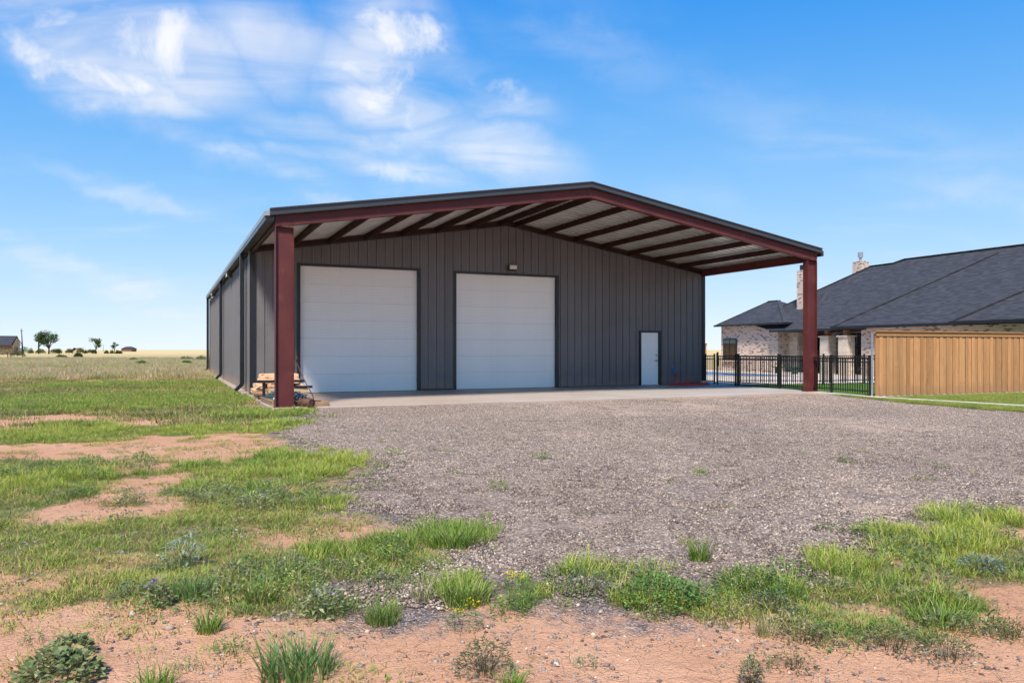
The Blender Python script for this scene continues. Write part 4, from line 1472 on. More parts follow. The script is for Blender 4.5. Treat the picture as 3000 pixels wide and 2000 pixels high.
# stone columns with timber posts
blk_c = MB().box(-0.148, 0.148, -0.148, 0.148, 0.0, 0.262).mesh('stone_block')
for (u0, v0) in ((32.2, 13.2), (31.95, 11.65)):
    cl_ = part('porch_column', MB().box(u0 - 0.285, u0 + 0.285, v0 - 0.285, v0 + 0.285, 0.0, 2.1), M['mortar'], house)
    for row in range(8):
        for (a, b) in ((-1, -1), (1, -1), (-1, 1), (1, 1)):
            b_ = link('stone_block', blk_c, M['stoneblk'], cl_)
            sft = 0.025 if row % 2 else -0.025
            b_.location = (u0 + a * 0.153 + r_.uniform(-0.004, 0.004), v0 + b * 0.153 + r_.uniform(-0.004, 0.004), 0.005 + row * 0.2645)
    part('column_cap', MB().box(u0 - 0.38, u0 + 0.38, v0 - 0.38, v0 + 0.38, 2.125, 2.20), M['cap'], cl_)
    part('timber_post', MB().box(u0 - 0.13, u0 + 0.13, v0 - 0.13, v0 + 0.13, 2.2005, 2.56), M['woodpost'], cl_)
# wing window
wn_ = part('window', MB().box(32.17, 32.26, 20.92, 22.26, 0.70, 2.14), M['trim'], house)
part('pane', MB().box(32.155, 32.169, 20.99, 21.54, 0.77, 2.07), M['glass'], wn_)
part('pane', MB().box(32.155, 32.169, 21.62, 22.19, 0.77, 2.07), M['glass'], wn_)
part('window_sill', MB().box(32.10, 32.2495, 20.86, 22.32, 0.62, 0.695), M['cap'], wn_)
# patio bench by the porch
bn = empty('patio_bench', wp(31.0, 15.2, -0.01), TH)
tag(bn, 'low dark green patio bench on the deck behind the black fence', 'bench')
part('seat', MB().box(-0.25, 0.25, -0.8, 0.8, 0.36, 0.42), M['greenpost'], bn)
for a in (-0.7, 0.7):
    part('leg', MB().box(-0.2, 0.2, a - 0.03, a + 0.03, 0.0, 0.359), M['greenpost'], bn)

# ------------------------------------------------------------------ far things on the prairie
M['farbrick'] = plain('brown_brick', (0.20, 0.12, 0.085), 0.9, 0, 0.2, 0.2, 1.5)
M['farstone'] = plain('tan_stone', (0.42, 0.30, 0.20), 0.9)
fh = empty('farmhouse', (-162.6, 224.0, -0.05), 0.56)
tag(fh, 'distant brown brick farmhouse with grey hip roof at the far left edge', 'house')
part('wall', MB().box(-12, 13.6, 0, 10, 0, 2.9), M['farbrick'], fh)
part('roof', MB().add([(-13, -0.6, 2.85), (13.0, -0.6, 2.85), (14.6, 5, 5.75), (-13, 5, 5.75), (-13, 10.6, 2.85), (15.4, 10.6, 2.85)], [(0, 1, 2, 3), (3, 2, 5, 4)]), M['shingle'], fh)
part('gable', MB().add([(13.6, -0.5, 0), (15.2, 1.5, 0), (15.2, 1.5, 3.4), (14.6, 0.9, 5.3), (13.6, -0.5, 3.2), (13.6, 8, 0), (15.2, 8, 0), (15.2, 8, 3.4), (14.6, 8, 5.3), (13.6, 8, 3.2)],
                      [(0, 1, 2, 3, 4), (5, 9, 8, 7, 6), (0, 5, 6, 1), (1, 6, 7, 2), (2, 7, 8, 3), (3, 8, 9, 4), (4, 9, 5, 0)]), M['farstone'], fh)
part('gable_roof', MB().add([(14.4, 0.6, 5.6), (15.9, 2.0, 3.1), (15.9, 9, 3.1), (14.4, 9, 5.6), (14.4, 0.6, 5.4), (15.8, 2.0, 2.9), (15.8, 9, 2.9), (14.4, 9, 5.4)], [(0, 1, 2, 3), (4, 7, 6, 5), (0, 4, 5, 1), (1, 5, 6, 2), (2, 6, 7, 3)]), M['shingle'], fh)
part('archway', MB().tube([(14.35, 0.30, 0.0), (14.35, 0.30, 1.7), (14.35, 0.30, 2.2), (14.35, 0.30, 2.45)], [0.5, 0.5, 0.4, 0.12], 10), M['interior'], fh)
sh = empty('far_barn', (-300.0, 602.0, -0.05), 0.0)
tag(sh, 'low dark barn roof on the horizon left of the workshop', 'barn')
part('wall', MB().box(-8, 0, 0, 8, 0, 2.3), M['farbrick'], sh)
part('roof', MB().add([(-8.6, -0.6, 2.2), (0.6, -0.6, 2.2), (-1.8, 4, 4.0), (-6.2, 4, 4.0), (-8.6, 8.6, 2.2), (0.6, 8.6, 2.2)], [(0, 1, 2, 3), (1, 5, 2), (0, 3, 4), (3, 2, 5, 4)]), M['shingle'], sh)
sh2 = empty('far_shed', (-345.0, 600.0, -0.05), 0.0)
tag(sh2, 'small distant tan shed on the horizon between two bushy clumps', 'shed')
part('wall', MB().box(0, 6, 0, 5, 0, 1.9), M['farstone'], sh2)
part('roof', MB().add([(-0.4, -0.4, 1.85), (6.4, -0.4, 1.85), (6.4, 5.4, 2.9), (-0.4, 5.4, 2.9)], [(0, 1, 2, 3)]), M['farbrick'], sh2)
po = part('utility_pole', MB().tube([(0.25, 0, 0), (-0.25, 0, 8.0)], [0.22, 0.15], 8).bar((-0.7, 0.0, 7.3), (0.3, 0.0, 7.35), 0.1, 0.12), M['pole'], None, True)
po.location = (-154.0, 240.0, -0.05)
tag(po, 'thin leaning wooden pole right of the distant farmhouse', 'pole')

for i_, (x_, d_, lab) in enumerate(((-317.0, 592.0, 'thin far pole, left of two on the horizon behind the shrubs'), (-312.0, 596.0, 'thin far pole, right of two on the horizon behind the shrubs'))):
    q_ = part('far_pole', MB().tube([(0, 0, 0), (0.05, 0, 5.4)], [0.16, 0.12], 6).bar((-0.5, 0, 5.0), (0.5, 0, 5.0), 0.1, 0.1), M['pole'])
    q_.location = (x_, d_, -0.05)
    tag(q_, lab, 'pole')

# ------------------------------------------------------------------ vegetation helpers
def blades(n, rad, L0, L1, wid, lean, pal, seed, segs=3, power=0.5, flat=0.0):
    """n curved strips of grass rooted in a disc; returns verts, quads, colours"""
    g = np.random.default_rng(seed)
    a = g.random(n) * 2 * np.pi
    r = rad * g.random(n) ** power
    bx, by = r * np.cos(a), r * np.sin(a)
    L_ = L0 + (L1 - L0) * g.random(n) ** 1.3
    az = np.where(g.random(n) < 0.7, a, g.random(n) * 2 * np.pi) + g.normal(0, 0.5, n)
    t0 = np.abs(g.normal(0.12, 0.12, n)) + flat * (0.6 + 0.5 * g.random(n))
    t1 = t0 + lean * (0.35 + g.random(n) * 0.9)
    w_ = wid * (0.6 + 0.8 * g.random(n))
    fa = az + np.pi / 2 + g.normal(0, 0.5, n)
    V_, C_ = [], []
    x, y, z = bx.copy(), by.copy(), np.full(n, -0.01)
    rows = []
    for s in range(segs + 1):
        t = s / segs
        ww = w_ * (1 - t ** 1.6) * 0.5 + 0.0004
        rows.append((np.stack([x - ww * np.cos(fa), y - ww * np.sin(fa), z], 1), np.stack([x + ww * np.cos(fa), y + ww * np.sin(fa), z], 1)))
        if s < segs:
            th = t0 + (t1 - t0) * (t + 0.5 / segs)
            x = x + np.sin(th) * np.cos(az) * L_ / segs
            y = y + np.sin(th) * np.sin(az) * L_ / segs
            z = z + np.cos(th) * L_ / segs
    V_ = np.stack([v for row in rows for v in row], 1).reshape(-1, 3)      # n, 2*(segs+1), 3
    k = 2 * (segs + 1)
    base = np.arange(n)[:, None] * k
    Q = np.concatenate([base + np.array([[2 * s, 2 * s + 1, 2 * s + 3, 2 * s + 2]]) for s in range(segs)], 0)
    cols = np.array([c for c, p in pal])
    pr = np.array([p for c, p in pal], float)
    ci = g.choice(len(pal), n, p=pr / pr.sum())
    C_ = cols[ci] * (0.8 + 0.4 * g.random((n, 1)))
    C_ = np.repeat(C_, k, 0)
    return V_, Q, C_


def leaves(n, rad, hgt, size, pal, seed, shape='dome', asp=0.5):
    """n folded leaves spread through a low mound"""
    g = np.random.default_rng(seed)
    a = g.random(n) * 2 * np.pi
    r = g.random(n) ** 0.5
    top = np.sqrt(np.clip(1 - r * r, 0.02, 1)) if shape == 'dome' else np.clip(1.1 - r, 0.1, 1)
    z = hgt * top * (0.25 + 0.75 * g.random(n) ** 0.6)
    c = np.stack([rad * r * np.cos(a), rad * r * np.sin(a), z], 1)
    az = a + g.normal(0, 0.9, n)
    el = g.normal(0.35, 0.45, n)
    d_ = np.stack([np.cos(az) * np.cos(el), np.sin(az) * np.cos(el), np.sin(el)], 1)
    s_ = np.stack([-np.sin(az), np.cos(az), g.normal(0, 0.35, n)], 1)
    s_ /= np.linalg.norm(s_, axis=1)[:, None]
    up = np.cross(d_, s_)
    L_ = size * (0.6 + 0.8 * g.random((n, 1)))
    wd = L_ * asp
    p0 = c
    p1 = c + d_ * L_ * 0.5 + s_ * wd * 0.5 + up * L_ * 0.12
    p2 = c + d_ * L_ - up * L_ * 0.10
    p3 = c + d_ * L_ * 0.5 - s_ * wd * 0.5 + up * L_ * 0.12
    V_ = np.stack([p0, p1, p2, p3], 1).reshape(-1, 3)
    Q = np.arange(n * 4).reshape(n, 4)
    cols = np.array([c for c, p in pal])
    pr = np.array([p for c, p in pal], float)
    C_ = cols[g.choice(len(pal), n, p=pr / pr.sum())] * (0.75 + 0.5 * g.random((n, 1)))
    return V_, Q, np.repeat(C_, 4, 0)


def join(*sets):
    V_, Q_, C_ = [], [], []
    b = 0
    for v, q, c in sets:
        V_.append(v)
        Q_.append(q + b)
        C_.append(c)
        b += len(v)
    return np.concatenate(V_), np.concatenate(Q_), np.concatenate(C_)


def plant_mesh(name, data, mat=None):
    me = np_mesh(name, data[0], data[1])
    set_col(me, data[2])
    me.materials.append(mat or M['plant'])
    return me


GREEN = [((0.205, 0.310, 0.042), 4), ((0.295, 0.395, 0.060), 4), ((0.145, 0.230, 0.036), 2.2), ((0.39, 0.430, 0.085), 3), ((0.46, 0.37, 0.18), 1.5)]
OLIVE = [((0.185, 0.270, 0.045), 4), ((0.265, 0.340, 0.065), 4), ((0.34, 0.360, 0.090), 2.5), ((0.46, 0.34, 0.17), 1.2), ((0.40, 0.23, 0.11), 1.0)]
STRAW = [((0.58, 0.46, 0.27), 5), ((0.68, 0.58, 0.39), 3), ((0.38, 0.29, 0.15), 3), ((0.20, 0.23, 0.08), 2.0)]
DULL = [((0.21, 0.20, 0.085), 3), ((0.32, 0.25, 0.13), 3), ((0.15, 0.175, 0.065), 3), ((0.44, 0.33, 0.19), 2)]
GREY = [((0.22, 0.265, 0.14), 4), ((0.28, 0.32, 0.18), 3), ((0.16, 0.195, 0.09), 3), ((0.28, 0.23, 0.13), 1.2)]
HERB = [((0.15, 0.27, 0.055), 4), ((0.21, 0.34, 0.08), 4), ((0.29, 0.38, 0.11), 2), ((0.25, 0.22, 0.07), 0.5)]


def scatter(name, protos, P_, rz, sc_, tint, label, cat):
    """one stuff object: clump meshes set out on points with geometry nodes"""
    n = len(P_)
    me = bpy.data.meshes.new(name)
    me.vertices.add(n)
    me.vertices.foreach_set('co', np.asarray(P_, np.float32).ravel())
    set_float(me, 'rz', rz)
    set_float(me, 'sc', sc_)
    set_float(me, 'tint', tint)
    a = me.attributes.new('pick', 'INT', 'POINT')
    a.data.foreach_set('value', rng.integers(0, len(protos), n).astype(np.int32))
    o = link(name, me)
    tag(o, label, cat, kind='stuff')
    ng = bpy.data.node_groups.new(name + '_nodes', 'GeometryNodeTree')
    ng.interface.new_socket('Geometry', in_out='INPUT', socket_type='NodeSocketGeometry')
    ng.interface.new_socket('Geometry', in_out='OUTPUT', socket_type='NodeSocketGeometry')
    N_, L_ = ng.nodes, ng.links
    gi, go = N_.new('NodeGroupInput'), N_.new('NodeGroupOutput')
    iop = N_.new('GeometryNodeInstanceOnPoints')
    L_.new(gi.outputs[0], iop.inputs['Points'])
    jn = N_.new('GeometryNodeJoinGeometry')
    for pm_ in protos:
        po_ = bpy.data.objects.new(name + '_clump', pm_)
        oi = N_.new('GeometryNodeObjectInfo')
        oi.inputs['Object'].default_value = po_
        oi.inputs['As Instance'].default_value = True
        L_.new(oi.outputs['Geometry'], jn.inputs[0])
    L_.new(jn.outputs[0], iop.inputs['Instance'])
    iop.inputs['Pick Instance'].default_value = True

    def attr(nm, ty):
        q = N_.new('GeometryNodeInputNamedAttribute')
        q.data_type = ty
        q.inputs['Name'].default_value = nm
        return q.outputs['Attribute']
    L_.new(attr('pick', 'INT'), iop.inputs['Instance Index'])
    cx = N_.new('ShaderNodeCombineXYZ')
    L_.new(attr('rz', 'FLOAT'), cx.inputs[2])
    L_.new(cx.outputs[0], iop.inputs['Rotation'])
    L_.new(attr('sc', 'FLOAT'), iop.inputs['Scale'])
    L_.new(iop.outputs[0], go.inputs[0])
    md = o.modifiers.new('scatter', 'NODES')
    md.node_group = ng
    return o


def in_view(x, y, pad=1.0):
    return (np.abs(x) < 0.69 * y + pad) & (y > 2.6)


def sample(n, x0, x1, y0, y1, prob, pad=1.0):
    x = x0 + (x1 - x0) * rng.random(n)
    y = y0 + (y1 - y0) * rng.random(n)
    k = in_view(x, y, pad)
    x, y = x[k], y[k]
    k = rng.random(len(x)) < prob(x, y)
    return x[k], y[k]


def put(name, protos, x, y, sc_, label, cat, z=None, tint=None):
    zz = ground_z(x, y) if z is None else np.full(len(x), z)
    scatter(name, protos, np.stack([x, y, zz], 1), rng.random(len(x)) * 6.283, sc_, rng.random(len(x)) if tint is None else tint, label, cat)


def not_built(x, y):
    dx, dy = x - O.x, y - O.y
    u = dx * CU + dy * SU
    v = -dx * SU + dy * CU
    return ~((u > -0.36) & (u < W + 15) & (v > -0.40) & (v < C + B + 1))


# lush bunches
lush = [plant_mesh('lush_clump', blades(60, 0.10, 0.06, 0.19, 0.0052, 1.25, GREEN, 100 + k)) for k in range(6)]
x, y = sample(42000, -9, 6, 3.6, 14.5, lambda x, y: np.clip((f_lush(x, y) - 0.25) * 1.3, 0, 1) * not_built(x, y) * np.where(gravel_sd(x, y) > 0.5, 0.25, 1) * np.clip((fbm(x * 3.1 + 2, y * 2.6) - 0.26) * 3.4, 0.10, 1) * 0.62)
put('lush_grass', lush, x, y, (0.38 + 0.72 * rng.random(len(x)) ** 1.6) * (0.5 + 0.8 * fbm(x * 1.7, y * 1.7)), 'bright green bunch grass growing in ragged patches over the red soil', 'grass', tint=np.clip(fbm(x * 0.5, y * 0.5) * 1.6 - 0.3 + rng.random(len(x)) * 0.3, 0, 1))
# mown strips farther off
mown = [plant_mesh('mown_clump', blades(150, 0.34, 0.05, 0.13, 0.011, 1.0, GREEN, 150 + k, 2)) for k in range(4)]
x, y = sample(22000, -30, -3, 14.5, 46, lambda x, y: np.clip((f_lush(x, y) - 0.1) * 2.0, 0, 1) * not_built(x, y))
put('mown_grass', mown, x, y, 0.8 + 0.5 * rng.random(len(x)), 'bright green mown grass strips along the field side of the workshop', 'grass')
# short turf with dead blades
turf = [plant_mesh('turf_clump', blades(130, 0.15, 0.012, 0.060, 0.0048, 1.35, OLIVE, 200 + k, 2)) for k in range(6)]
x, y = sample(62000, -11, 4, 3.3, 14.5, lambda x, y: np.maximum(np.clip((f_short(x, y) - 0.15) * 1.3, 0, 1), 0.07 * (x < -0.15 * y)) * not_built(x, y) * np.where(gravel_sd(x, y) > 0.25, 0.05, 1) * np.clip((fbm(x * 2.7 + 8, y * 2.3) - 0.28) * 3, 0.1, 1) * 0.5)
put('short_turf', turf, x, y, 0.6 + 0.7 * rng.random(len(x)), 'short olive turf mixed with dead blades on the left foreground', 'grass', tint=np.clip(fbm(x * 0.7 + 5, y * 0.7) * 1.7 - 0.35 + rng.random(len(x)) * 0.3, 0, 1))
rough = [plant_mesh('rough_clump', blades(130, 0.38, 0.03, 0.13, 0.011, 1.1, OLIVE + DULL, 250 + k, 2)) for k in range(4)]
x, y = sample(15000, -34, -4, 14.5, 44, lambda x, y: np.maximum(np.clip((f_short(x, y) - 0.1) * 1.2, 0, 1), 0.14) * not_built(x, y) * 0.6)
put('rough_turf', rough, x, y, 0.8 + 0.6 * rng.random(len(x)), 'brownish rough turf between the green strips of the left field', 'grass')
# cured prairie grass
prairie = [plant_mesh('prairie_clump', blades(130, 0.7, 0.12, 0.42, 0.013, 0.8, STRAW, 300 + k, 2)) for k in range(4)]
prairie2 = [plant_mesh('prairie_clump', blades(130, 0.7, 0.10, 0.34, 0.014, 0.8, OLIVE, 320 + k, 2)) for k in range(3)]
x, y = sample(60000, -95, -8, 30, 130, lambda x, y: f_dry(x, y) * not_built(x, y) * np.clip((fbm(x * 0.05, y * 0.13) - 0.30) * 5, 0, 1) * 0.45 * np.clip(1.5 - y / 110, 0.1, 1))
put('prairie_grass', prairie, x, y, 0.6 + 0.7 * rng.random(len(x)), 'pale dry prairie grass of the left field', 'grass')
x, y = sample(40000, -95, -8, 30, 130, lambda x, y: f_dry(x, y) * not_built(x, y) * np.clip((fbm(x * 0.05 + 7, y * 0.12 + 3) - 0.36) * 5, 0, 1) * 0.55 * np.clip(1.5 - y / 110, 0.1, 1))
put('prairie_weeds', prairie2, x, y, 0.6 + 0.7 * rng.random(len(x)), 'olive green weeds mixed through the dry prairie', 'weeds')
# lawns on the right
lawnc = [plant_mesh('lawn_clump', blades(130, 0.20, 0.03, 0.07, 0.007, 1.0, [((0.26, 0.34, 0.05), 4), ((0.34, 0.39, 0.08), 3), ((0.18, 0.27, 0.04), 2), ((0.48, 0.42, 0.17), 1.5)], 350 + k, 2)) for k in range(4)]
x, y = sample(14000, 10, 22, 11, 26, lambda x, y: (inside_poly(x, y, LAWN1) | inside_poly(x, y, LAWN2)) * 1.0, 1.0)
put('lawn_grass', lawnc, x, y, 0.7 + 0.5 * rng.random(len(x)), 'yellow-green lawn grass on both sides of the mow strip', 'grass', z=-0.03)
# dead litter lying about
litter = [plant_mesh('litter_clump', blades(34, 0.16, 0.03, 0.12, 0.0032, 0.5, [((0.40, 0.30, 0.17), 3), ((0.30, 0.21, 0.12), 4), ((0.22, 0.15, 0.085), 3), ((0.52, 0.42, 0.26), 1)], 400 + k, 2, flat=1.35)) for k in range(5)]
x, y = sample(30000, -8, 6, 3.0, 13, lambda x, y: np.clip(0.12 + 0.9 * np.maximum(f_short(x, y), f_lush(x, y)) * (1 - 0.5 * f_lush(x, y)), 0, 1) * not_built(x, y) * np.where(gravel_sd(x, y) > 0.4, 0.06, 1) * 0.32)
put('dry_litter', litter, x, y, 0.6 + 0.8 * rng.random(len(x)), 'dead straw and grass litter lying on the red soil', 'litter')
# mixed low weeds along the gravel edge
weeds = [plant_mesh('weed_clump', join(leaves(90, 0.10, 0.09, 0.022, HERB if k % 2 else GREY, 430 + k, asp=0.4), blades(16, 0.09, 0.05, 0.14, 0.004, 0.9, OLIVE, 440 + k, 2))) for k in range(6)]
EDGE = [(0.9, 4.55, 0.75, 0.40), (1.6, 4.55, 0.5, 0.35), (0.1, 4.5, 0.5, 0.3), (2.4, 4.75, 0.6, 0.35), (3.3, 5.6, 0.7, 0.6), (-0.9, 4.9, 0.5, 0.5), (-1.7, 4.6, 0.7, 0.5), (-3.0, 7.6, 1.2, 0.6), (-5.6, 9.2, 1.5, 0.8), (1.8, 3.95, 0.5, 0.15)]
x, y = sample(9000, -8, 6, 3.2, 11, lambda x, y: np.clip(ell(x, y, EDGE, 0.5) * 1.2 + (fbm(x * 2.5, y * 2.5) - 0.60), 0, 1) * 0.38)
put('low_weeds', weeds, x, y, 0.5 + 0.9 * rng.random(len(x)), 'low leafy weeds growing along the edge of the gravel', 'weeds')
# sparse sprouts on the gravel and bare soil
x, y = sample(1500, -7, 9, 3.1, 17, lambda x, y: not_built(x, y) * np.where(gravel_sd(x, y) > 0.3, 0.09, 0.45))
put('stray_sprouts', [lush[0], litter[1], litter[3], weeds[0], turf[2]], x, y, 0.25 + 0.35 * rng.random(len(x)), 'tiny stray sprouts dotted over gravel and soil', 'weeds')


# ------------------------------------------------------------------ gravel stones
STC = np.array([(0.110, 0.083, 0.071), (0.165, 0.128, 0.110), (0.248, 0.202, 0.176), (0.335, 0.272, 0.225), (0.39, 0.305, 0.22), (0.50, 0.41, 0.315), (0.62, 0.55, 0.465), (0.215, 0.178, 0.172)])
STP = np.array([4.0, 4.5, 4, 3.6, 2.2, 1.7, 0.6, 2.6])


def stone_tile(n, half_, smin, smax, seed):
    g = np.random.default_rng(seed)
    o8 = np.array([(1, 0, 0), (0, 1, 0), (-1, 0, 0), (0, -1, 0), (0, 0, 1), (0, 0, -1), ], float)
    tris = np.array([(0, 1, 4), (1, 2, 4), (2, 3, 4), (3, 0, 4), (1, 0, 5), (2, 1, 5), (3, 2, 5), (0, 3, 5)])
    V_, F_, C_ = [], [], []
    for k in range(n):
        s = smin + (smax - smin) * g.random() ** 2.2
        sc3 = s * np.array([0.7 + 0.6 * g.random(), 0.7 + 0.6 * g.random(), 0.45 + 0.4 * g.random()])
        v = o8 * sc3 * (0.8 + 0.4 * g.random((6, 1)))
        a, b, c = g.random(3) * 6.28
        ca, sa = np.cos(a), np.sin(a)
        tilt = (g.random() - 0.5) * 1.2
        ct, st_ = np.cos(tilt), np.sin(tilt)
        v = v @ np.array([[1, 0, 0], [0, ct, -st_], [0, st_, ct]]) @ np.array([[ca, -sa, 0], [sa, ca, 0], [0, 0, 1]])
        v += np.array([(g.random() * 2 - 1) * half_, (g.random() * 2 - 1) * half_, s * 0.12])
        V_.append(v)
        F_.append(tris + 6 * k)
        C_.append(np.repeat(STC[g.choice(8, p=STP / STP.sum())][None] * (0.8 + 0.4 * g.random()), 6, 0))
    me = np_mesh('stone_tile', np.concatenate(V_), np.concatenate(F_))
    set_col(me, np.concatenate(C_))
    me.materials.append(M['stones'])
    return me


tiles = [stone_tile(520, 0.20, 0.0045, 0.0155, 500 + k) for k in range(8)]
gxs = np.arange(-6.5, 19, 0.30)
gys = np.arange(3.6, 26, 0.30)
GX, GY = np.meshgrid(gxs, gys)
x = GX.ravel() + rng.normal(0, 0.05, GX.size)
y = GY.ravel() + rng.normal(0, 0.05, GX.size)
def packed(x, y):
    # two wheel lanes curving up to the doors, dust-packed
    c1 = 1.6 + 0.10 * (y - 12) - 0.010 * (y - 12) ** 2
    c2 = 5.4 + 0.16 * (y - 12) - 0.016 * (y - 12) ** 2
    t = np.zeros_like(x)
    for c in (c1 - 0.8, c1 + 0.8, c2 - 0.8, c2 + 0.8):
        t = np.maximum(t, np.exp(-((x - c) / 0.38) ** 2))
    return t * np.clip((fbm(x * 0.6, y * 0.35) - 0.25) * 2.2, 0, 1)


dust_and_far_light = np.clip(0.30 + (fbm(x * 0.28 + 3, y * 0.28) - 0.5) * 0.9 + (fbm(x * 1.2, y * 1.2 + 9) - 0.5) * 0.45 + 0.40 * packed(x, y) + np.clip((y - 9) * 0.022, -0.12, 0.28), 0, 1)  # dust tone, plus far brightness from cloud and view angle painted in by distance
k = (gravel_sd(x, y) > -0.05) & not_built(x, y) & in_view(x, y, 0.8) & (rng.random(len(x)) > 0.45 * packed(x, y))
x, y, dust_and_far_light = x[k], y[k], dust_and_far_light[k]
zt = np.maximum(ground_z(x, y), GZ - 0.02) + 0.010
zt = np.where(y > 14, np.maximum(zt, -0.046), zt)
scatter('gravel', tiles, np.stack([x, y, zt], 1), rng.random(len(x)) * 6.283, np.ones(len(x)), dust_and_far_light, 'grey and cream crushed gravel covering the yard in front of the workshop', 'gravel')
few = [stone_tile(14, 0.10, 0.004, 0.014, 540 + k) for k in range(6)]
x, y = sample(26000, -6, 6, 3.0, 12, lambda x, y: (np.exp(-np.maximum(-gravel_sd(x, y), 0) / 0.35) * (gravel_sd(x, y) < 0.1) + 0.16 + ell(x, y, [(1.2, 3.9, 1.5, 0.5), (0.9, 3.4, 1.6, 0.3), (2.0, 3.4, 1.2, 0.4)], 0.6) * 0.45) * 0.26)
put('loose_stones', few, x, y, 0.7 + 0.7 * rng.random(len(x)), 'loose dark stones strewn over the red soil by the gravel edge', 'stones')
x, y = sample(260, -4, 5, 3.0, 9, lambda x, y: 0.5 * np.ones_like(x))
put('larger_stones', [stone_tile(1, 0.01, 0.018, 0.03, 560 + k) for k in range(6)], x, y, 0.8 + 0.5 * rng.random(len(x)), 'few larger pale stones lying on gravel and soil', 'stones')


# ------------------------------------------------------------------ single plants in the foreground
def gz(x, y):
    return float(ground_z(np.array([x]), np.array([y]))[0])


def single(name, x, y, pieces, label, cat, group):
    r = empty(name, (x, y, gz(x, y)), random.uniform(0, 6.28))
    tag(r, label, cat, group)
    for pn, data in pieces:
        link(pn, plant_mesh(pn, data), None, r)
    return r


def tuft_at(x, y, rad, L_, label, seed, pal=GREEN, n=150, lean=1.0, w_=0.0065):
    single('grass_tuft', x, y, [('blades', blades(n, rad * 0.6, L_ * 0.45, L_, w_, lean, pal, seed, 4)), ('dry_blades', blades(n // 6, rad * 0.6, L_ * 0.3, L_ * 0.8, 0.004, 1.8, STRAW[:3], seed + 1, 3))], label, 'grass tuft', 'grass tufts in the foreground')


BLUEG = [((0.20, 0.31, 0.085), 4), ((0.28, 0.38, 0.12), 4), ((0.15, 0.24, 0.06), 3), ((0.33, 0.28, 0.14), 0.8)]
tuft_at(-0.96, 3.42, 0.27, 0.23, 'largest blue-green grass tuft at the bottom left of centre', 700, BLUEG, 260, 0.9, 0.008)
tuft_at(-1.52, 3.24, 0.12, 0.16, 'grass tuft cut by the bottom edge, right of the leafy plant', 702, GREEN, 130)
tuft_at(0.0, 3.25, 0.07, 0.14, 'small grass tuft at the bottom, just right of the dull shrub', 704, GREEN, 70)
tuft_at(-0.27, 4.40, 0.21, 0.20, 'round bright grass tuft behind the yellow-flowered cushion', 706, GREEN, 300)
tuft_at(-0.69, 4.08, 0.15, 0.17, 'grass tuft left of the yellow-flowered cushion', 708, OLIVE[:3], 170)
tuft_at(1.29, 5.25, 0.11, 0.20, 'lone bright grass tuft standing on the gravel edge', 710, GREEN, 170, 0.7)
tuft_at(1.31, 3.93, 0.09, 0.13, 'small straw-coloured grass tuft on bare soil', 712, STRAW[:3] + OLIVE[2:4], 130, 0.8, 0.0035)
tuft_at(2.31, 4.12, 0.24, 0.18, 'sprawling grass tuft on the red soil at right', 714, GREEN, 200, 1.5)
tuft_at(2.10, 3.85, 0.10, 0.10, 'small flat grass tuft below the sprawling one at right', 715, OLIVE[:3], 80, 1.5)
tuft_at(-1.57, 3.95, 0.11, 0.15, 'grass tuft above the leafy plant, alone on red soil', 716, GREEN, 110)
tuft_at(-1.86, 4.46, 0.16, 0.20, 'tall thin grass tuft at the left edge of the turf', 718, BLUEG, 150, 0.8)
tuft_at(-1.45, 4.40, 0.13, 0.16, 'reddish-green grass tuft beside the tall thin one', 719, OLIVE, 150, 0.8)
tuft_at(-0.42, 5.75, 0.26, 0.20, 'broad bright grass tuft jutting into the gravel', 720, GREEN, 380, 1.1)
tuft_at(-0.95, 5.75, 0.24, 0.18, 'bright grass tuft left of the broad one at the gravel edge', 722, GREEN, 300)
tuft_at(-0.52, 4.45, 0.10, 0.16, 'straw and green grass tuft left of the round bright tuft', 724, STRAW[:3] + OLIVE[:2], 120, 0.8, 0.004)


def shrub_at(x, y, rad, hgt, label, seed, pal=GREY, n=380, leaf=0.022, asp=0.35):
    g = np.random.default_rng(seed)
    tw = blades(34, rad * 0.35, hgt * 0.7, hgt * 1.05, 0.004, 1.0, [((0.13, 0.085, 0.05), 2), ((0.22, 0.15, 0.09), 1)], seed + 3, 3)
    single('low_shrub', x, y, [('twigs', tw), ('leaves', leaves(n, rad, hgt, leaf, pal, seed, asp=asp))], label, 'shrub', 'low shrubs in the foreground')


shrub_at(-0.12, 3.42, 0.13, 0.16, 'dull grey-green twiggy shrub at the bottom centre', 740, GREY + DULL[:2], 520, 0.02)
shrub_at(1.48, 3.82, 0.15, 0.09, 'flat brownish shrub right of the small straw tuft', 742, DULL, 380, 0.018)
shrub_at(1.04, 3.32, 0.055, 0.12, 'tiny upright grey shrub near the bottom edge', 744, GREY, 260, 0.016)
shrub_at(1.30, 3.52, 0.11, 0.06, 'tiny flat brown shrub above the upright grey one', 746, DULL, 240, 0.016)
shrub_at(1.87, 3.74, 0.15, 0.11, 'dry grey-green shrub, left of a pair at lower right', 748, GREY + DULL, 420, 0.018)
shrub_at(2.07, 3.62, 0.15, 0.10, 'dry grey-green shrub, right of a pair at lower right', 750, GREY + DULL[1:3], 420, 0.018)
shrub_at(2.56, 3.92, 0.12, 0.10, 'brown shrub cut by the right edge of the photo', 752, DULL, 340, 0.018)
shrub_at(3.10, 5.05, 0.15, 0.10, 'silvery blue-green shrub in the long grass at right', 754, [((0.28, 0.37, 0.29), 4), ((0.36, 0.44, 0.36), 3), ((0.20, 0.28, 0.20), 3)], 420, 0.024)
shrub_at(1.43, 4.28, 0.16, 0.12, 'pale twiggy shrub below the weeds at centre right', 756, GREY, 420, 0.018)
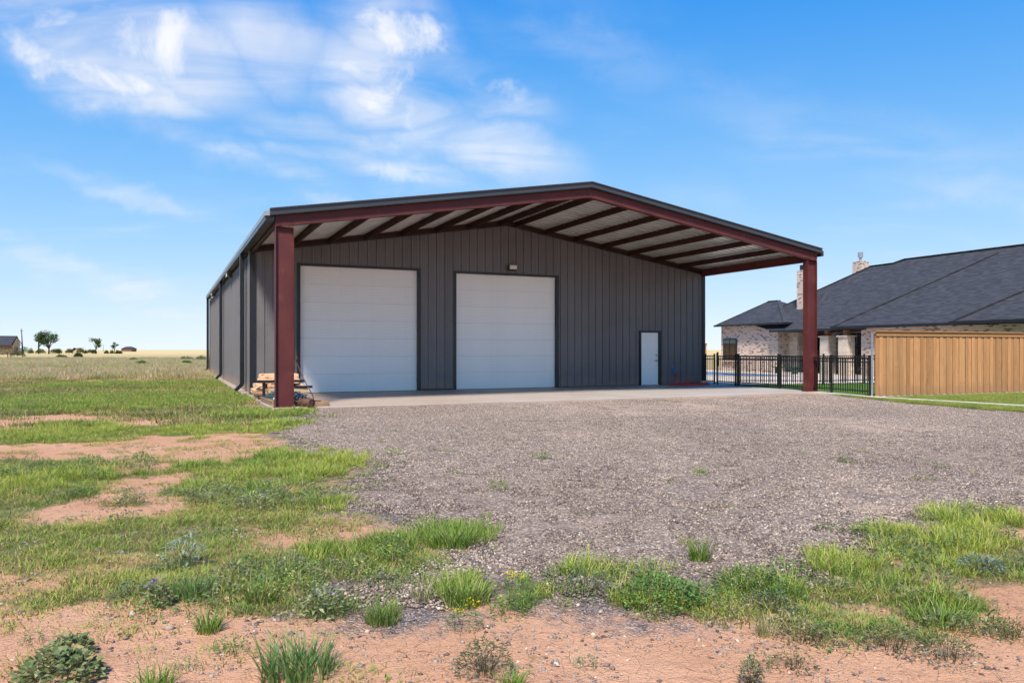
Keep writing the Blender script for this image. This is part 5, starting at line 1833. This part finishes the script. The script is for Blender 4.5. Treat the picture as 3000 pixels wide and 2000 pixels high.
shrub_at(0.87, 4.42, 0.24, 0.15, 'dense leafy green shrub on the gravel edge at centre', 758, HERB, 800, 0.026, 0.5)
shrub_at(1.48, 4.66, 0.22, 0.14, 'grey-green leafy shrub right of the dense one', 760, GREY + HERB[:2], 700, 0.022)
shrub_at(0.45, 4.55, 0.20, 0.15, 'feathery grey-green shrub behind the yellow flowers', 762, [((0.14, 0.20, 0.09), 3), ((0.19, 0.25, 0.12), 3), ((0.10, 0.16, 0.06), 2)], 700, 0.022, 0.22)


def blossoms(n, rad, h0, h1, size, col, seed):
    g = np.random.default_rng(seed)
    sets = []
    for k in range(n):
        a, r = g.random() * 6.28, rad * g.random() ** 0.5
        v, q, c = leaves(9, size, size * 0.35, size * 0.9, [(col, 1)], seed * 10 + k, asp=0.55)
        v = v + np.array([r * np.cos(a), r * np.sin(a), h0 + (h1 - h0) * g.random()])
        sets.append((v, q, c))
    return join(*sets)


YEL = (0.80, 0.52, 0.01)
PUR = (0.27, 0.20, 0.55)
single('yellow_wildflower', -0.25, 3.99, [('leaves', leaves(330, 0.10, 0.09, 0.018, HERB + DULL[:1], 780, asp=0.3)), ('flowers', blossoms(13, 0.10, 0.07, 0.13, 0.012, YEL, 781))], 'low cushion of yellow wildflowers on the red soil', 'wildflower', 'wildflowers')
single('yellow_wildflower', 0.06, 4.30, [('stems', blades(60, 0.09, 0.10, 0.22, 0.004, 0.5, HERB, 783, 3)), ('leaves', leaves(160, 0.12, 0.15, 0.02, HERB, 782, asp=0.25)), ('flowers', blossoms(11, 0.10, 0.15, 0.22, 0.012, YEL, 784))], 'taller yellow wildflowers behind the cushion, beside the feathery shrub', 'wildflower', 'wildflowers')
for i, (x_, y_, r_, lab) in enumerate(((-1.03, 4.20, 0.11, 'pale-leaved plant with purple flowers at the gravel edge'), (-2.0, 4.30, 0.07, 'small pale-leaved purple-flowered plant at the left turf edge'), (-2.35, 7.0, 0.16, 'pale silvery plant with few purple flowers beyond the turf'))):
    single('purple_wildflower', x_, y_, [('stems', blades(18, r_ * 0.4, 0.08, 0.17, 0.004, 0.6, GREY, 790 + i, 3)), ('leaves', leaves(120, r_, 0.15, 0.045, [((0.40, 0.42, 0.20), 3), ((0.48, 0.49, 0.27), 2), ((0.30, 0.34, 0.14), 2)], 800 + i, asp=0.38)), ('flowers', blossoms(4, r_ * 0.8, 0.12, 0.18, 0.016, PUR, 810 + i))], lab, 'wildflower', 'wildflowers')
single('pale_weed', -2.2, 5.15, [('stems', blades(22, 0.06, 0.12, 0.26, 0.005, 0.6, GREY, 820, 3)), ('leaves', leaves(150, 0.13, 0.24, 0.05, [((0.36, 0.42, 0.30), 3), ((0.44, 0.49, 0.38), 2)], 821, asp=0.22))], 'tall silvery weed standing out of the left turf', 'weed', 'weeds')
LEAFY = [((0.29, 0.33, 0.13), 4), ((0.37, 0.39, 0.18), 4), ((0.22, 0.27, 0.10), 3), ((0.45, 0.34, 0.17), 1.5)]
single('leafy_weed', -1.98, 3.33, [('leaves', leaves(520, 0.17, 0.12, 0.036, LEAFY, 830, asp=0.7)), ('stems', blades(40, 0.14, 0.08, 0.16, 0.006, 1.2, LEAFY, 831, 3))], 'large broad-leaved plant at the bottom left corner', 'weed', 'weeds')
single('leafy_weed', -2.10, 3.62, [('leaves', leaves(220, 0.10, 0.09, 0.032, LEAFY, 834, asp=0.7)), ('stems', blades(24, 0.10, 0.08, 0.14, 0.006, 1.2, LEAFY, 835, 3))], 'smaller broad-leaved plant just above the corner one', 'weed', 'weeds')


# ------------------------------------------------------------------ trees and shrubs far across the field
def far_tree(x, d_, h_, rad, trunk_h, label, seed, pal, n=700, lobes=6, leaf=0.62, name='field_tree', group='trees across the field'):
    g = random.Random(seed)
    gn = np.random.default_rng(seed)
    r = empty(name, (x, d_, GZ), 0)
    tag(r, label, 'tree', group)
    mb = MB()
    mb.tube([(0, 0, -0.1), (g.uniform(-0.1, 0.1), 0, trunk_h), (g.uniform(-0.3, 0.3), 0, h_ * 0.7)], [0.035 * h_, 0.028 * h_, 0.008 * h_], 7)
    cs_ = []
    for k in range(lobes):
        a = g.uniform(0, 6.28)
        rr = rad * g.uniform(0.25, 0.72)
        c = Vector((math.cos(a) * rr, math.sin(a) * rr, trunk_h + (h_ - trunk_h) * g.uniform(0.25, 0.86)))
        cs_.append((c, rad * g.uniform(0.30, 0.52)))
        mb.tube([(0, 0, trunk_h * g.uniform(0.7, 1.1)), c * 0.6 + Vector((0, 0, trunk_h * 0.3)), c], [0.014 * h_, 0.009 * h_, 0.003 * h_], 5)
    cs_.append((Vector((0, 0, h_ * 0.82)), rad * 0.45))
    part('trunk', mb, M['bark'], r, True)
    sets = []
    for i, (c, cr) in enumerate(cs_):
        v, q, col = leaves(max(40, n // len(cs_)), 1, 1, leaf, pal, seed * 7 + i, asp=0.6)
        ctr = np.repeat(gn.normal(0, 1, (len(q), 3)), 4, 0)
        ctr /= np.linalg.norm(ctr, axis=1)[:, None]
        ctr *= np.repeat(gn.random((len(q), 1)) ** 0.45, 4, 0) * cr * np.array([1, 1, 0.8])
        loc = v - np.repeat(v.reshape(-1, 4, 3)[:, :1].repeat(4, 1).reshape(-1, 12)[:, :3].reshape(-1, 4, 3)[:, 0], 4, 0) if False else v - np.repeat(v.reshape(-1, 4, 3).mean(1), 4, 0)
        sets.append((loc + ctr + np.array(c), q, col))
    link('crown', plant_mesh('crown', join(*sets)), None, r)
    return r


def far_bush(x, d_, wid_, h_, label, seed, pal, n=260, leaf=0.4, name='field_shrub', cone=False):
    g = np.random.default_rng(seed)
    r = empty(name, (x, d_, GZ), 0)
    tag(r, label, 'shrub', 'shrubs across the field')
    sets = [leaves(n, wid_ / 2, h_ * 0.92, leaf, pal, seed, 'cone' if cone else 'dome', 0.6)]
    v, q, c = leaves(n // 3, wid_ / 3, h_ * 0.8, leaf, pal, seed + 1, 'cone' if cone else 'dome', 0.6)
    sets.append((v + np.array([wid_ * 0.15 * (1 if seed % 2 else -1), 0, h_ * 0.08]), q, c))
    link('foliage', plant_mesh('foliage', join(*sets)), None, r)
    part('stem', MB().tube([(0, 0, -0.05), (0.02, 0, h_ * 0.5)], [0.04 * h_, 0.02 * h_], 6), M['bark'], r)
    return r


TREEG = [((0.075, 0.13, 0.036), 4), ((0.115, 0.18, 0.048), 3), ((0.17, 0.225, 0.07), 2), ((0.05, 0.09, 0.028), 2)]
YELG = [((0.20, 0.21, 0.06), 3), ((0.26, 0.25, 0.08), 2), ((0.13, 0.15, 0.045), 2)]
BRN = [((0.14, 0.085, 0.05), 3), ((0.10, 0.07, 0.04), 2), ((0.19, 0.12, 0.07), 1)]


def FX(px_, d_):
    return (px_ - 1500.0) / 2236.7 * d_


far_tree(FX(113, 268), 268, 8.0, 3.0, 2.6, 'tall open tree, left of the pair of large trees across the field', 61, TREEG, 620, 8)
far_tree(FX(143, 266), 266, 7.9, 4.0, 2.0, 'broad dense tree, right of the pair of large trees across the field', 62, TREEG, 1100, 11)
far_tree(FX(281, 300), 300, 6.3, 2.5, 1.8, 'medium pale green tree alone across the field', 63, [(c, p) for c, p in TREEG[1:3]] + YELG[:1], 520, 8)
far_tree(FX(335, 300), 300, 4.9, 1.5, 1.7, 'small thin young tree nearest the workshop across the field', 64, TREEG, 170, 5)
far_tree(FX(217, 285), 285, 2.2, 1.2, 0.8, 'tiny brown-leaved tree between two yellowish shrubs', 65, BRN, 220, 5, 0.4)
for i, (p0, p1, ptop, d_, lab, pal, cone) in enumerate((
        (53, 86, 1013, 262, 'big dark green shrub right of the distant farmhouse', TREEG, False),
        (84, 97, 1016, 280, 'yellow-green shrub beside the big dark shrub', YELG, True),
        (107, 131, 1021, 262, 'round dark shrub under the tall open tree', TREEG, False),
        (149, 172, 1021, 262, 'dark shrub under the broad dense tree', TREEG, False),
        (166, 180, 1020, 275, 'yellowish shrub right of the broad dense tree', YELG, False),
        (194, 211, 1020, 270, 'yellowish shrub, first right of the big trees', YELG, False),
        (226, 246, 1019, 268, 'wide yellowish shrub right of the tiny brown tree', YELG, False),
        (248, 254, 1023, 290, 'small cone shrub right of the wide yellowish shrub', YELG, True),
        (257, 272, 1023, 300, 'pale low shrub left of the medium tree', YELG, False),
        (270, 281, 1023, 268, 'dull shrub in front of the medium tree', YELG + TREEG[:1], False),
        (307, 317, 1024, 285, 'small shrub midway between the medium and the young tree', YELG, True),
        (323, 331, 1024, 290, 'tiny cone shrub just left of the young tree', YELG, True),
        (340, 348, 1023, 275, 'upright cone shrub just right of the young tree', YELG, True),
        (347, 356, 1026, 285, 'lowest cone shrub right of the young tree', YELG + BRN[:1], True))):
    w_ = (p1 - p0) / 2236.7 * d_
    top = CAM_H + (1024.3 - ptop) * d_ / 2236.7
    far_bush(FX((p0 + p1) / 2, d_), d_, w_, max(1.0, top - GZ), lab, 900 + i, pal, 260, 0.42, cone=cone)
for i, (px_, d_, w_, h_, lab, pal) in enumerate((
        (22, 150, 5.2, 2.2, 'large weedy thicket at the left edge in front of the farmhouse', TREEG + DULL),
        (52, 152, 2.4, 1.3, 'brown weedy thicket right of the large one at left', DULL + BRN),
        (180, 130, 1.5, 0.6, 'low grey-green field bush below the yellowish shrubs', GREY),
        (229, 145, 1.3, 0.85, 'small round dark bush alone in the field', TREEG),
        (415, 70, 0.9, 0.45, 'green field bush left of the workshop, nearest', HERB),
        (390, 95, 1.0, 0.45, 'field bush above and left of the nearest one', TREEG),
        (548, 105, 1.8, 0.6, 'grey-green bush near the far workshop corner', GREY),
        (548, 72, 0.9, 0.45, 'green bush in dry grass just left of the workshop', HERB),
        (590, 98, 1.2, 0.75, 'pale green bush touching the workshop corner', HERB + GREY))):
    far_bush(FX(px_, d_), d_, w_, h_, lab, 940 + i, pal, 240, 0.18 if d_ < 120 else 0.3, 'field_bush')

SC.unit_settings.system = 'METRIC'
